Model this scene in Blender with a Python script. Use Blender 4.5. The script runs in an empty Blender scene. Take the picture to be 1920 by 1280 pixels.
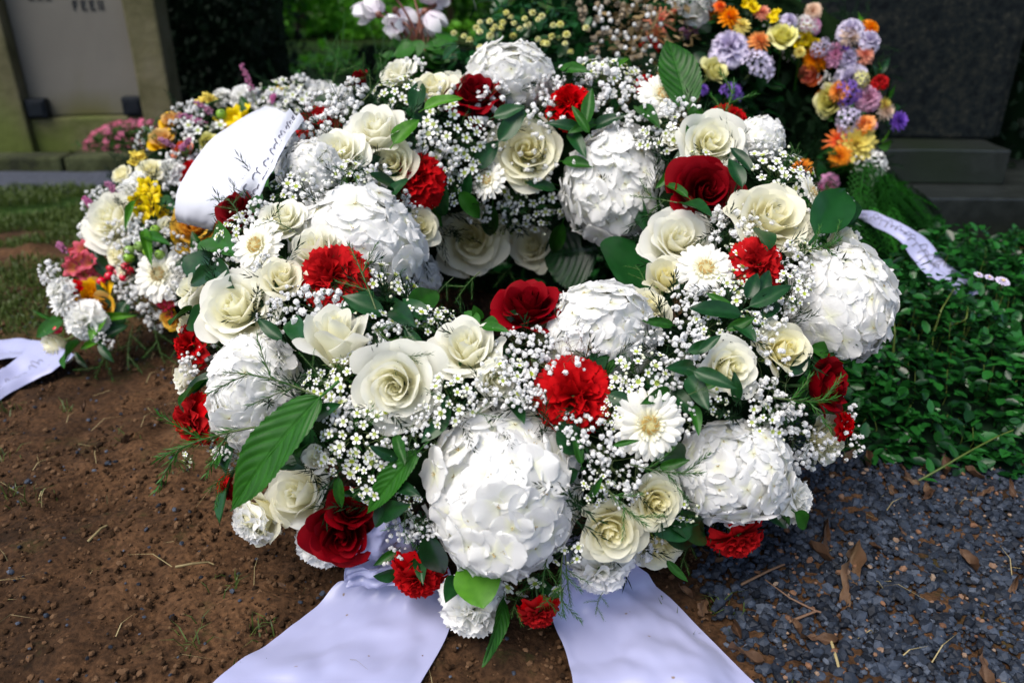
import bpy, math, random
import numpy as np
from mathutils import Matrix, Vector
R = math.radians
random.seed(7)
RNG = np.random.default_rng(7)
sc = bpy.context.scene

# ------------------------------------------------------------------ camera
F_PX, CAM_H, PITCH = 1500.0, 0.75, R(25)
cam_d = bpy.data.cameras.new('camera')
cam = bpy.data.objects.new('camera', cam_d)
sc.collection.objects.link(cam)
cam.location = (0, 0, CAM_H)
cam.rotation_euler = (R(90) - PITCH, 0, 0)
cam_d.sensor_width = 36
cam_d.lens = 36 * F_PX / 1920
cam_d.clip_start = 0.02
cam_d.clip_end = 300
cam_d.dof.use_dof = True
cam_d.dof.focus_distance = 1.02
cam_d.dof.aperture_fstop = 3.6
sc.camera = cam

# ------------------------------------------------------------------ light
SUN_FROM = Vector((-0.34, -0.34, 0.88)).normalized()
world = bpy.data.worlds.new('World')
sc.world = world
world.use_nodes = True
wn = world.node_tree.nodes
wl = world.node_tree.links
bg = wn.get('Background') or wn.new('ShaderNodeBackground')
sky = wn.new('ShaderNodeTexSky')
sky.sky_type = 'NISHITA'
sky.sun_disc = False
sky.sun_elevation = math.asin(SUN_FROM.z)
sky.sun_rotation = math.atan2(SUN_FROM.x, SUN_FROM.y)
sky.dust_density = 3.0
wl.new(sky.outputs[0], bg.inputs[0])
bg.inputs[1].default_value = 0.080
sun_d = bpy.data.lights.new('sun', 'SUN')
sun_d.energy = 1.25
sun_d.angle = R(42)
sun_d.color = (1.0, 0.95, 0.87)
sun = bpy.data.objects.new('sun', sun_d)
sc.collection.objects.link(sun)
sun.rotation_euler = SUN_FROM.to_track_quat('Z', 'Y').to_euler()
sun.location = (0, 0, 5)
sc.view_settings.view_transform = 'Standard'
sc.view_settings.look = 'None'
sc.view_settings.gamma = 1
sc.view_settings.use_curve_mapping = False
sc.view_settings.exposure = 1.46
sc.render.engine = 'CYCLES'
cy = sc.cycles
cy.max_bounces = 10
cy.diffuse_bounces = 9
cy.glossy_bounces = 2
cy.transmission_bounces = 8
cy.transparent_max_bounces = 4
cy.use_denoising = True

# ------------------------------------------------------------------ authoring geometry
CO, SI = math.cos(PITCH), math.sin(PITCH)
CAM = np.array([0, 0, CAM_H])
RIGHT = np.array([1.0, 0, 0]); UP = np.array([0, SI, CO]); FWD = np.array([0, CO, -SI])

def ray(px, py):
    """direction whose component along the optical axis is 1"""
    return FWD + RIGHT * (px - 960) / F_PX + UP * (640 - py) / F_PX
def at_z(px, py, z=0.0):
    d = ray(px, py); return CAM + d * ((z - CAM_H) / d[2])
def at_y(px, py, y):
    d = ray(px, py); return CAM + d * (y / d[1])
def at_d(px, py, dep):
    return CAM + ray(px, py) * dep

class Ring:
    """a wreath body: a torus lying tilted on the ground"""
    def __init__(s, c, R_, r, tilt, yaw=0.0):
        s.c = np.array(c, float); s.R = R_; s.r = r
        ct, st = math.cos(tilt), math.sin(tilt)
        cz, sz = math.cos(yaw), math.sin(yaw)
        s.M = np.array([[cz, -sz, 0], [sz, cz, 0], [0, 0, 1]]) @ np.array([[1, 0, 0], [0, ct, -st], [0, st, ct]])
    def sdf(s, p, r):
        q = s.M.T @ (p - s.c)
        rho = math.hypot(q[0], q[1])
        return math.hypot(rho - s.R, q[2]) - r
    def normal(s, p):
        q = s.M.T @ (p - s.c)
        rho = max(1e-6, math.hypot(q[0], q[1]))
        a = np.array([q[0] - s.R * q[0] / rho, q[1] - s.R * q[1] / rho, q[2]])
        return s.M @ (a / max(1e-9, np.linalg.norm(a)))
    def hit(s, px, py, r=None):
        r = s.r if r is None else r
        d = ray(px, py); L = np.linalg.norm(d); d = d / L
        t = 0.25; best = (9, 0)
        for _ in range(90):
            v = s.sdf(CAM + d * t, r)
            if v < 0.0008: best = (0, t); break
            if v < best[0]: best = (v, t)
            t += max(v * 0.9, 0.002)
            if t > 5: break
        p = CAM + d * best[1]
        return p, s.normal(p), best[1] / L, d
    def pt(s, a, b, r):
        q = np.array([(s.R + r * math.cos(b)) * math.cos(a), (s.R + r * math.cos(b)) * math.sin(a), r * math.sin(b)])
        n = np.array([math.cos(b) * math.cos(a), math.cos(b) * math.sin(a), math.sin(b)])
        return s.c + s.M @ q, s.M @ n

def basis(axis, roll=0.0, ref=None):
    """3x3 whose z column is axis"""
    z = np.array(axis, float); z = z / np.linalg.norm(z)
    up = np.array([0, 0, 1.0]) if ref is None else np.array(ref, float)
    if abs(z @ up) > 0.97 * np.linalg.norm(up): up = np.array([0, 1.0, 0.1])
    x = np.cross(up, z); x /= np.linalg.norm(x)
    y = np.cross(z, x)
    c, s_ = math.cos(roll), math.sin(roll)
    return np.stack([x * c + y * s_, -x * s_ + y * c, z], 1)
def mat4(loc, B, s=1.0):
    s = (s, s, s) if not hasattr(s, '__len__') else s
    m = Matrix.Identity(4)
    for i in range(3):
        for j in range(3): m[i][j] = float(B[i][j] * s[j])
        m[i][3] = float(loc[i])
    return m
def nrm(v):
    v = np.array(v, float); return v / np.linalg.norm(v)

# ------------------------------------------------------------------ mesh building
class G:
    def __init__(s): s.V = []; s.F = []; s.M = []; s.T = []; s.n = 0
    def add(s, V, F, mi=0, tint=None):
        V = np.asarray(V, float).reshape(-1, 3); F = np.asarray(F, int)
        s.V.append(V); s.F.append(F + s.n); s.M.append((mi, len(F))) ; s.n += len(V)
        s.T.append(np.zeros(len(V)) if tint is None else np.broadcast_to(np.asarray(tint, float).ravel(), (len(V),)))
        return s
    def many(s, V, F, Ms, Ls, mi=0, tint=None):
        """copies of V by 3x3s Ms (k,3,3) and offsets Ls (k,3), merged"""
        k = len(Ls)
        if k == 0: return s
        W = np.einsum('kij,nj->kni', np.asarray(Ms), V) + np.asarray(Ls)[:, None, :]
        n = len(V); Fa = (np.asarray(F)[None] + (np.arange(k) * n)[:, None, None]).reshape(-1, np.asarray(F).shape[1])
        t = None
        if tint is not None:
            tint = np.asarray(tint, float)
            t = (np.repeat(tint, n) if tint.shape == (k,) and k != n else np.tile(tint, k))
        return s.add(W.reshape(-1, 3), Fa, mi, t)
    def mesh(s, name, mats, smooth=True):
        me = bpy.data.meshes.new(name)
        V = np.concatenate(s.V); nl = sum(f.size for f in s.F); nf = sum(len(f) for f in s.F)
        me.vertices.add(len(V)); me.vertices.foreach_set('co', V.ravel().astype(np.float32))
        me.loops.add(nl); me.loops.foreach_set('vertex_index', np.concatenate([f.ravel() for f in s.F]).astype(np.int32))
        sizes = np.concatenate([np.full(len(f), f.shape[1]) for f in s.F])
        st = np.concatenate([[0], np.cumsum(sizes)[:-1]])
        me.polygons.add(nf); me.polygons.foreach_set('loop_start', st.astype(np.int32))
        me.polygons.foreach_set('material_index', np.concatenate([np.full(c, m) for m, c in s.M]).astype(np.int32))
        me.polygons.foreach_set('use_smooth', np.full(nf, smooth))
        me.update(calc_edges=True)
        a = me.attributes.new('tint', 'FLOAT', 'POINT')
        a.data.foreach_set('value', np.concatenate(s.T).astype(np.float32))
        for m in mats: me.materials.append(m)
        me.update()
        return me

def link(name, me, parent=None, M=None, label=None, cat=None, group=None, kind=None):
    o = bpy.data.objects.new(name, me)
    sc.collection.objects.link(o)
    if parent is not None: o.parent = parent
    if M is not None: o.matrix_local = M
    if label: o['label'] = label
    if cat: o['category'] = cat
    if group: o['group'] = group
    if kind: o['kind'] = kind
    return o
def empty(name, loc, label, cat, group=None):
    return link(name, None, None, Matrix.Translation(Vector([float(v) for v in loc])), label, cat, group)

def qgrid(nu, nv):
    i, j = np.meshgrid(np.arange(nu - 1), np.arange(nv - 1), indexing='ij')
    a = (i * nv + j).ravel()
    return np.stack([a, a + nv, a + nv + 1, a + 1], 1)
def uv(nu, nv, u0=-1, u1=1):
    return np.meshgrid(np.linspace(u0, u1, nu), np.linspace(0, 1, nv), indexing='ij')
def tube(g, pts, r0, r1=None, n=4, mi=0, tint=None):
    pts = np.asarray(pts, float); r1 = r0 if r1 is None else r1
    k = len(pts); T = np.gradient(pts, axis=0); T /= np.linalg.norm(T, axis=1)[:, None] + 1e-12
    ref = np.array([0.3, 0.2, 0.9]);
    if abs(T[0] @ nrm(ref)) > .9: ref = np.array([1.0, 0, 0])
    A = np.cross(T, ref); A /= np.linalg.norm(A, axis=1)[:, None] + 1e-12
    B = np.cross(T, A)
    rr = np.linspace(r0, r1, k)[:, None, None]
    an = np.arange(n) * 2 * math.pi / n
    V = pts[:, None] + rr * (np.cos(an)[None, :, None] * A[:, None] + np.sin(an)[None, :, None] * B[:, None])
    F = []
    for i in range(k - 1):
        for j in range(n):
            F.append([i * n + j, i * n + (j + 1) % n, (i + 1) * n + (j + 1) % n, (i + 1) * n + j])
    g.add(V.reshape(-1, 3), F, mi, tint)
def bezier(a, b, c, n=6):
    t = np.linspace(0, 1, n)[:, None]
    a, b, c = map(lambda q: np.array(q, float), (a, b, c))
    return (1 - t) ** 2 * a + 2 * t * (1 - t) * b + t * t * c
def box(g, x0, x1, y0, y1, z0, z1, mi=0, bev=0.0):
    if bev <= 0:
        V = [(x, y, z) for x in (x0, x1) for y in (y0, y1) for z in (z0, z1)]
        F = [[0, 1, 3, 2], [4, 6, 7, 5], [0, 4, 5, 1], [2, 3, 7, 6], [0, 2, 6, 4], [1, 5, 7, 3]]
        g.add(V, F, mi); return
    b = bev; import bmesh
    bm = bmesh.new()
    bmesh.ops.create_cube(bm, size=1, matrix=Matrix.Translation(((x0 + x1) / 2, (y0 + y1) / 2, (z0 + z1) / 2)) @ Matrix.Diagonal((x1 - x0, y1 - y0, z1 - z0, 1)))
    bmesh.ops.bevel(bm, geom=bm.edges[:], offset=b, segments=2, affect='EDGES', profile=.5)
    V = [v.co[:] for v in bm.verts]
    bm.verts.index_update()
    for n in (3, 4):
        F = [[v.index for v in f.verts] for f in bm.faces if len(f.verts) == n]
        if F: g.add(V, F, mi)
    bm.free()

ICO_V, ICO_F = None, None
def _ico():
    global ICO_V, ICO_F
    t = (1 + 5 ** .5) / 2
    V = np.array([[-1, t, 0], [1, t, 0], [-1, -t, 0], [1, -t, 0], [0, -1, t], [0, 1, t], [0, -1, -t], [0, 1, -t], [t, 0, -1], [t, 0, 1], [-t, 0, -1], [-t, 0, 1]], float)
    ICO_V = V / np.linalg.norm(V[0])
    ICO_F = np.array([[0, 11, 5], [0, 5, 1], [0, 1, 7], [0, 7, 10], [0, 10, 11], [1, 5, 9], [5, 11, 4], [11, 10, 2], [10, 7, 6], [7, 1, 8], [3, 9, 4], [3, 4, 2], [3, 2, 6], [3, 6, 8], [3, 8, 9], [4, 9, 5], [2, 4, 11], [6, 2, 10], [8, 6, 7], [9, 8, 1]])
_ico()
def ball(nu=10, nv=7):
    a = np.arange(nu) * 2 * math.pi / nu; b = np.linspace(0, math.pi, nv)
    V = np.array([[math.sin(q) * math.cos(p), math.sin(q) * math.sin(p), math.cos(q)] for q in b for p in a])
    F = [[i * nu + j, (i + 1) * nu + j, (i + 1) * nu + (j + 1) % nu, i * nu + (j + 1) % nu] for i in range(nv - 1) for j in range(nu)]
    return V, np.array(F)
def rand_rot(n, rng=None, maxtilt=None):
    """n random rotation matrices, z within maxtilt of up when given"""
    rng = rng or RNG
    out = np.empty((n, 3, 3)); yaw = rng.uniform(0, 2 * math.pi, n)
    if maxtilt is None:
        z = rng.normal(size=(n, 3)); z /= np.linalg.norm(z, axis=1)[:, None]
    else:
        th = np.abs(rng.normal(0, maxtilt / 2, n)); ph = rng.uniform(0, 2 * math.pi, n)
        z = np.stack([np.sin(th) * np.cos(ph), np.sin(th) * np.sin(ph), np.cos(th)], 1)
    x = np.stack([np.cos(yaw), np.sin(yaw), np.zeros(n)], 1) + 1e-3 * rng.normal(size=(n, 3))
    x = x - z * (x * z).sum(1)[:, None]; x /= np.linalg.norm(x, axis=1)[:, None]
    y = np.cross(z, x)
    out[:, :, 0] = x; out[:, :, 1] = y; out[:, :, 2] = z
    return out
def _hash(ix, iy, s):
    h = (ix * 374761393 + iy * 668265263 + s * 974634777) & 0xffffffff
    h = ((h ^ (h >> 13)) * 1274126177) & 0xffffffff
    return ((h ^ (h >> 16)) & 0xffff) / 65535.0
def vnoise(x, y, s=0):
    ix = np.floor(x).astype(np.int64); iy = np.floor(y).astype(np.int64)
    fx = x - ix; fy = y - iy; fx = fx * fx * (3 - 2 * fx); fy = fy * fy * (3 - 2 * fy)
    a = _hash(ix, iy, s); b = _hash(ix + 1, iy, s); c = _hash(ix, iy + 1, s); d = _hash(ix + 1, iy + 1, s)
    return (a * (1 - fx) + b * fx) * (1 - fy) + (c * (1 - fx) + d * fx) * fy - 0.5
def fbm(x, y, octs=5, s=0, g=0.5):
    o = 0; amp = 1
    for k in range(octs):
        o = o + amp * vnoise(x * 2 ** k + 17 * k, y * 2 ** k - 9 * k, s + k); amp *= g
    return o

# ------------------------------------------------------------------ materials
def newmat(name):
    m = bpy.data.materials.new(name); m.use_nodes = True
    nt = m.node_tree; nt.nodes.clear()
    out = nt.nodes.new('ShaderNodeOutputMaterial')
    return m, nt, out
def N(nt, t, **kw):
    n = nt.nodes.new(t)
    for k, v in kw.items(): setattr(n, k, v)
    return n
def rgba(c): return (c[0], c[1], c[2], 1)
def petal_mat(name, inner, outer, rough=.5, trans=.3, var=.06, spec=.3, back=None, pos=.45, vein=0.0, bump=.0, sheen=0.0, sat=.2):
    """petal: pigment runs from inner (at the claw) to outer (at the rim); thin, so some light passes"""
    m, nt, out = newmat(name); L = nt.links.new
    at = N(nt, 'ShaderNodeAttribute', attribute_name='tint')
    cr = N(nt, 'ShaderNodeValToRGB')
    cr.color_ramp.elements[0].color = rgba(inner); cr.color_ramp.elements[0].position = 0.05
    cr.color_ramp.elements[1].color = rgba(outer); cr.color_ramp.elements[1].position = pos + .3
    L(at.outputs['Fac'], cr.inputs[0])
    oi = N(nt, 'ShaderNodeObjectInfo')
    tc = N(nt, 'ShaderNodeTexCoord')
    nz = N(nt, 'ShaderNodeTexNoise'); nz.inputs['Scale'].default_value = 3.0; nz.inputs['Detail'].default_value = 4
    L(tc.outputs['Object'], nz.inputs['Vector'])
    hsv = N(nt, 'ShaderNodeHueSaturation')
    L(cr.outputs[0], hsv.inputs['Color'])
    mr = N(nt, 'ShaderNodeMapRange'); mr.inputs['To Min'].default_value = 1 - var; mr.inputs['To Max'].default_value = 1 + var * .4
    mx = N(nt, 'ShaderNodeMath', operation='ADD'); L(oi.outputs['Random'], mx.inputs[0]); L(nz.outputs[0], mx.inputs[1])
    mh = N(nt, 'ShaderNodeMath', operation='MULTIPLY'); mh.inputs[1].default_value = .5; L(mx.outputs[0], mh.inputs[0])
    L(mh.outputs[0], mr.inputs[0]); L(mr.outputs[0], hsv.inputs['Value'])
    ms = N(nt, 'ShaderNodeMapRange'); ms.inputs['To Min'].default_value = 1 - sat; ms.inputs['To Max'].default_value = 1 + sat * .6
    L(oi.outputs['Random'], ms.inputs[0]); L(ms.outputs[0], hsv.inputs['Saturation'])
    col = hsv.outputs[0]
    p = N(nt, 'ShaderNodeBsdfPrincipled'); p.inputs['Roughness'].default_value = rough
    p.inputs['Specular IOR Level'].default_value = spec
    if sheen: p.inputs['Sheen Weight'].default_value = sheen; p.inputs['Sheen Roughness'].default_value = .4; p.inputs['Sheen Tint'].default_value = rgba(outer)
    L(col, p.inputs['Base Color'])
    if bump:
        wv = N(nt, 'ShaderNodeTexNoise'); wv.inputs['Scale'].default_value = 22; wv.inputs['Detail'].default_value = 3
        L(tc.outputs['Object'], wv.inputs['Vector'])
        bp = N(nt, 'ShaderNodeBump'); bp.inputs['Strength'].default_value = bump; bp.inputs['Distance'].default_value = .02
        L(wv.outputs[0], bp.inputs['Height']); L(bp.outputs[0], p.inputs['Normal'])
    tr = N(nt, 'ShaderNodeBsdfTranslucent'); L(col, tr.inputs[0])
    mix = N(nt, 'ShaderNodeMixShader'); mix.inputs[0].default_value = trans
    L(p.outputs[0], mix.inputs[1]); L(tr.outputs[0], mix.inputs[2]); L(mix.outputs[0], out.inputs[0])
    return m
def leaf_mat(name, c0, c1, rough=.35, trans=.15, spec=.5, scale=6):
    m, nt, out = newmat(name); L = nt.links.new
    oi = N(nt, 'ShaderNodeObjectInfo'); tc = N(nt, 'ShaderNodeTexCoord')
    nz = N(nt, 'ShaderNodeTexNoise'); nz.inputs['Scale'].default_value = scale; nz.inputs['Detail'].default_value = 5
    L(tc.outputs['Object'], nz.inputs['Vector'])
    at = N(nt, 'ShaderNodeAttribute', attribute_name='tint')
    a = N(nt, 'ShaderNodeMath', operation='ADD'); L(nz.outputs[0], a.inputs[0]); L(at.outputs['Fac'], a.inputs[1])
    mu = N(nt, 'ShaderNodeMath', operation='MULTIPLY_ADD'); L(oi.outputs['Random'], mu.inputs[0]); mu.inputs[1].default_value = .5; L(a.outputs[0], mu.inputs[2])
    cr = N(nt, 'ShaderNodeValToRGB'); cr.color_ramp.elements[0].color = rgba(c0); cr.color_ramp.elements[1].color = rgba(c1)
    cr.color_ramp.elements[0].position = .35; cr.color_ramp.elements[1].position = 1.3 if False else 1.0
    L(mu.outputs[0], cr.inputs[0])
    p = N(nt, 'ShaderNodeBsdfPrincipled'); p.inputs['Roughness'].default_value = rough; p.inputs['Specular IOR Level'].default_value = spec
    L(cr.outputs[0], p.inputs['Base Color'])
    tr = N(nt, 'ShaderNodeBsdfTranslucent'); L(cr.outputs[0], tr.inputs[0])
    mix = N(nt, 'ShaderNodeMixShader'); mix.inputs[0].default_value = trans
    L(p.outputs[0], mix.inputs[1]); L(tr.outputs[0], mix.inputs[2]); L(mix.outputs[0], out.inputs[0])
    return m
def stone_mat(name, cols, scale=8, rough=.8, bump=.3, dist=.01, spec=.3, world=False, tintcol=None, detail=8, contrast=(.3, .7)):
    m, nt, out = newmat(name); L = nt.links.new
    tc = N(nt, 'ShaderNodeTexCoord')
    nz = N(nt, 'ShaderNodeTexNoise'); nz.inputs['Scale'].default_value = scale; nz.inputs['Detail'].default_value = detail; nz.inputs['Roughness'].default_value = .65
    L(tc.outputs['Object'], nz.inputs['Vector'])
    cr = N(nt, 'ShaderNodeValToRGB'); e = cr.color_ramp.elements
    e[0].color = rgba(cols[0]); e[0].position = contrast[0]; e[1].color = rgba(cols[-1]); e[1].position = contrast[1]
    for i, c in enumerate(cols[1:-1]):
        q = e.new(contrast[0] + (contrast[1] - contrast[0]) * (i + 1) / (len(cols) - 1)); q.color = rgba(c)
    L(nz.outputs[0], cr.inputs[0])
    col = cr.outputs[0]
    if tintcol is not None:
        at = N(nt, 'ShaderNodeAttribute', attribute_name='tint')
        mx = N(nt, 'ShaderNodeMix', data_type='RGBA'); L(at.outputs['Fac'], mx.inputs[0]); L(col, mx.inputs[6]); mx.inputs[7].default_value = rgba(tintcol)
        col = mx.outputs[2]
    p = N(nt, 'ShaderNodeBsdfPrincipled'); p.inputs['Roughness'].default_value = rough; p.inputs['Specular IOR Level'].default_value = spec
    L(col, p.inputs['Base Color'])
    if bump:
        n2 = N(nt, 'ShaderNodeTexNoise'); n2.inputs['Scale'].default_value = scale * 6; n2.inputs['Detail'].default_value = 6
        L(tc.outputs['Object'], n2.inputs['Vector'])
        bp = N(nt, 'ShaderNodeBump'); bp.inputs['Strength'].default_value = bump; bp.inputs['Distance'].default_value = dist
        L(n2.outputs[0], bp.inputs['Height']); L(bp.outputs[0], p.inputs['Normal'])
    L(p.outputs[0], out.inputs[0])
    return m
def speck_mat(name, cols, rough=.7, spec=.3):
    """pieces of one heap: each piece has a colour of its own, carried by its tint value"""
    m, nt, out = newmat(name); L = nt.links.new
    at = N(nt, 'ShaderNodeAttribute', attribute_name='tint')
    cr = N(nt, 'ShaderNodeValToRGB'); e = cr.color_ramp.elements
    e[0].color = rgba(cols[0]); e[0].position = 0; e[1].color = rgba(cols[-1]); e[1].position = 1
    for i, c in enumerate(cols[1:-1]):
        q = e.new((i + 1) / (len(cols) - 1)); q.color = rgba(c)
    L(at.outputs['Fac'], cr.inputs[0])
    tc = N(nt, 'ShaderNodeTexCoord'); nz = N(nt, 'ShaderNodeTexNoise'); nz.inputs['Scale'].default_value = 300; L(tc.outputs['Object'], nz.inputs['Vector'])
    mx = N(nt, 'ShaderNodeMix', data_type='RGBA', blend_type='MULTIPLY'); mx.inputs[0].default_value = .5
    L(cr.outputs[0], mx.inputs[6]); L(nz.outputs[0], mx.inputs[7])
    p = N(nt, 'ShaderNodeBsdfPrincipled'); p.inputs['Roughness'].default_value = rough; p.inputs['Specular IOR Level'].default_value = spec
    L(mx.outputs[2], p.inputs['Base Color']); L(p.outputs[0], out.inputs[0])
    return m

WHITE = (.86, .86, .84)
MT = dict(
    rose_white=petal_mat('rose_white', (.925, .898, .62), (.925, .92, .83), .5, .5, .03, pos=.35, bump=.05),
    rose_cream=petal_mat('rose_cream', (.925, .875, .53), (.925, .908, .74), .5, .5, .03, pos=.4, bump=.05),
    rose_red=petal_mat('rose_red', (.10, .0, .003), (.20, .001, .005), .6, .15, .3, sat=.02, spec=.06, sheen=.0, bump=.05),
    rose_yellow=petal_mat('rose_yellow', (.75, .32, .01), (.82, .50, .02), .5, .3, .1),
    hydrangea=petal_mat('hydrangea', (.87, .88, .70), (.88, .88, .865), .6, .45, .08, pos=.15, bump=.12),
    carn_red=petal_mat('carnation_red', (.28, .001, .003), (.52, .006, .009), .7, .25, .3, sat=.02, spec=.03),
    carn_white=petal_mat('carnation_white', (.84, .85, .72), (.92, .92, .90), .6, .4, .05, spec=.2),
    gerbera=petal_mat('gerbera', (.86, .84, .58), (.92, .91, .84), .5, .35, .05, pos=.3, bump=.1),
    gerb_disc=petal_mat('gerbera_disc', (.72, .72, .42), (.62, .40, .12), .7, .1, .1),
    wax=petal_mat('wax_petal', (.78, .80, .60), (.86, .87, .84), .5, .2, .05),
    wax_cup=petal_mat('wax_cup', (.18, .30, .02), (.50, .55, .10), .3, .1, .1, spec=.5),
    breath=petal_mat('breath', (.74, .77, .64), (.89, .89, .88), .6, .35, .08, pos=.2),
    stem=leaf_mat('stem', (.035, .065, .015), (.09, .13, .035), .5, .1),
    stem_brown=leaf_mat('stem_brown', (.10, .05, .03), (.20, .12, .06), .6, 0),
    leaf_dark=leaf_mat('leaf_dark', (.003, .022, .006), (.008, .056, .011), .34, .08, .3),
    leaf_mid=leaf_mat('leaf_mid', (.008, .046, .004), (.022, .115, .009), .4, .2, .25),
    leaf_light=leaf_mat('leaf_light', (.030, .13, .006), (.075, .24, .014), .42, .28, .25),
    needle=leaf_mat('needle', (.005, .038, .007), (.026, .12, .014), .5, .2, .2),
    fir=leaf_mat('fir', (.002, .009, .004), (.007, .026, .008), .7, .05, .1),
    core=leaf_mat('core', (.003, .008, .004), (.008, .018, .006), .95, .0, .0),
    cypress=leaf_mat('cypress', (.004, .034, .003), (.018, .125, .010), .6, .2, .1, scale=9),
    calyx=leaf_mat('calyx', (.05, .13, .03), (.10, .24, .06), .45, .1),
    freesia_y=petal_mat('freesia_yellow', (.72, .50, .01), (.86, .66, .01), .45, .3, .1),
    freesia_p=petal_mat('freesia_pink', (.85, .35, .03), (.60, .03, .08), .45, .3, .15),
    heather=petal_mat('heather', (.45, .12, .25), (.50, .18, .36), .6, .2, .3),
    berry=petal_mat('berry', (.45, .01, .03), (.60, .02, .05), .2, 0, .2, spec=.6),
    berry_g=petal_mat('berry_green', (.12, .26, .02), (.22, .40, .04), .25, 0, .2, spec=.5),
    orange=petal_mat('orange', (.75, .15, .01), (.85, .30, .02), .5, .25, .15),
    coral=petal_mat('coral', (.80, .10, .12), (.85, .25, .10), .5, .25, .15),
    pink=petal_mat('pink', (.55, .10, .25), (.75, .35, .55), .5, .25, .2),
    begonia=petal_mat('begonia', (.70, .12, .25), (.85, .25, .42), .5, .3, .2),
    lilac=petal_mat('lilac', (.45, .32, .58), (.66, .60, .78), .5, .25, .15),
    purple=petal_mat('purple', (.10, .03, .25), (.22, .12, .50), .5, .25, .2),
    yellow=petal_mat('yellow', (.70, .40, .01), (.82, .68, .04), .5, .25, .1),
    lemon=petal_mat('lemon', (.65, .60, .10), (.80, .78, .35), .5, .25, .1),
    peach=petal_mat('peach', (.75, .45, .25), (.80, .58, .42), .5, .25, .1),
    dried=petal_mat('dried', (.22, .16, .08), (.42, .34, .24), .8, .1, .3),
    litter=speck_mat('dead_leaf', [(.025, .014, .009), (.07, .034, .017), (.12, .065, .033), (.16, .12, .07)], .7),
)

# ------------------------------------------------------------------ flowers, all of unit radius with the face towards +Z
def smooth(a, b, x):
    t = np.clip((x - a) / (b - a), 0, 1); return t * t * (3 - 2 * t)

def rose_petal(rng, a, r0, rt, zb, zt, w, curl, tip=.0, ov=.05, nu=11, nv=10, belly=.55, flare=0.0, ripple=.02, inw=0.0):
    U, Vv = uv(nu, nv)
    e = np.abs(U)
    vv = Vv * (1 - .24 * e ** 2.4)
    wv = w * (.40 + .60 * np.sin(np.pi / 2 * np.clip(Vv * 1.35, 0, 1)))
    r = r0 + (rt - r0) * vv ** belly
    z = zb + (zt - zb) * vv ** 1.15
    r = r * (1 - inw * smooth(.5, 1.0, vv))
    c = smooth(.68, 1.0, vv)
    ph = rng.uniform(0, 6.28)
    cc = curl * (1 + .35 * np.sin(2.2 * U + ph))
    r = r + cc * c ** 1.3 * .8 + flare * vv ** 2
    z = z - np.abs(cc) * c ** 2.2 * .55 + tip * smooth(.6, 1, vv) * (1 - e) ** 1.5
    # corners roll back
    r = r + curl * .75 * (e ** 3) * smooth(.35, .9, vv); z = z - curl * .45 * (e ** 3) * smooth(.5, 1, vv)
    z = z + .035 * rng.normal() * U * vv
    r = r + ov * U * (0.4 + vv)
    r = r * (1 + ripple * np.sin(4 * U + ph) * vv) ; z = z + ripple * 1.1 * np.sin(3.1 * U + ph * 2) * vv ** 2
    r = np.maximum(r, .012)
    an = a + U * wv
    V = np.stack([r * np.cos(an), r * np.sin(an), z], -1).reshape(-1, 3)
    t = np.clip(.12 + .75 * vv * (.35 + .75 * min(1.0, rt)), 0, 1)
    return V, qgrid(nu, nv), t.ravel()

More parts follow.
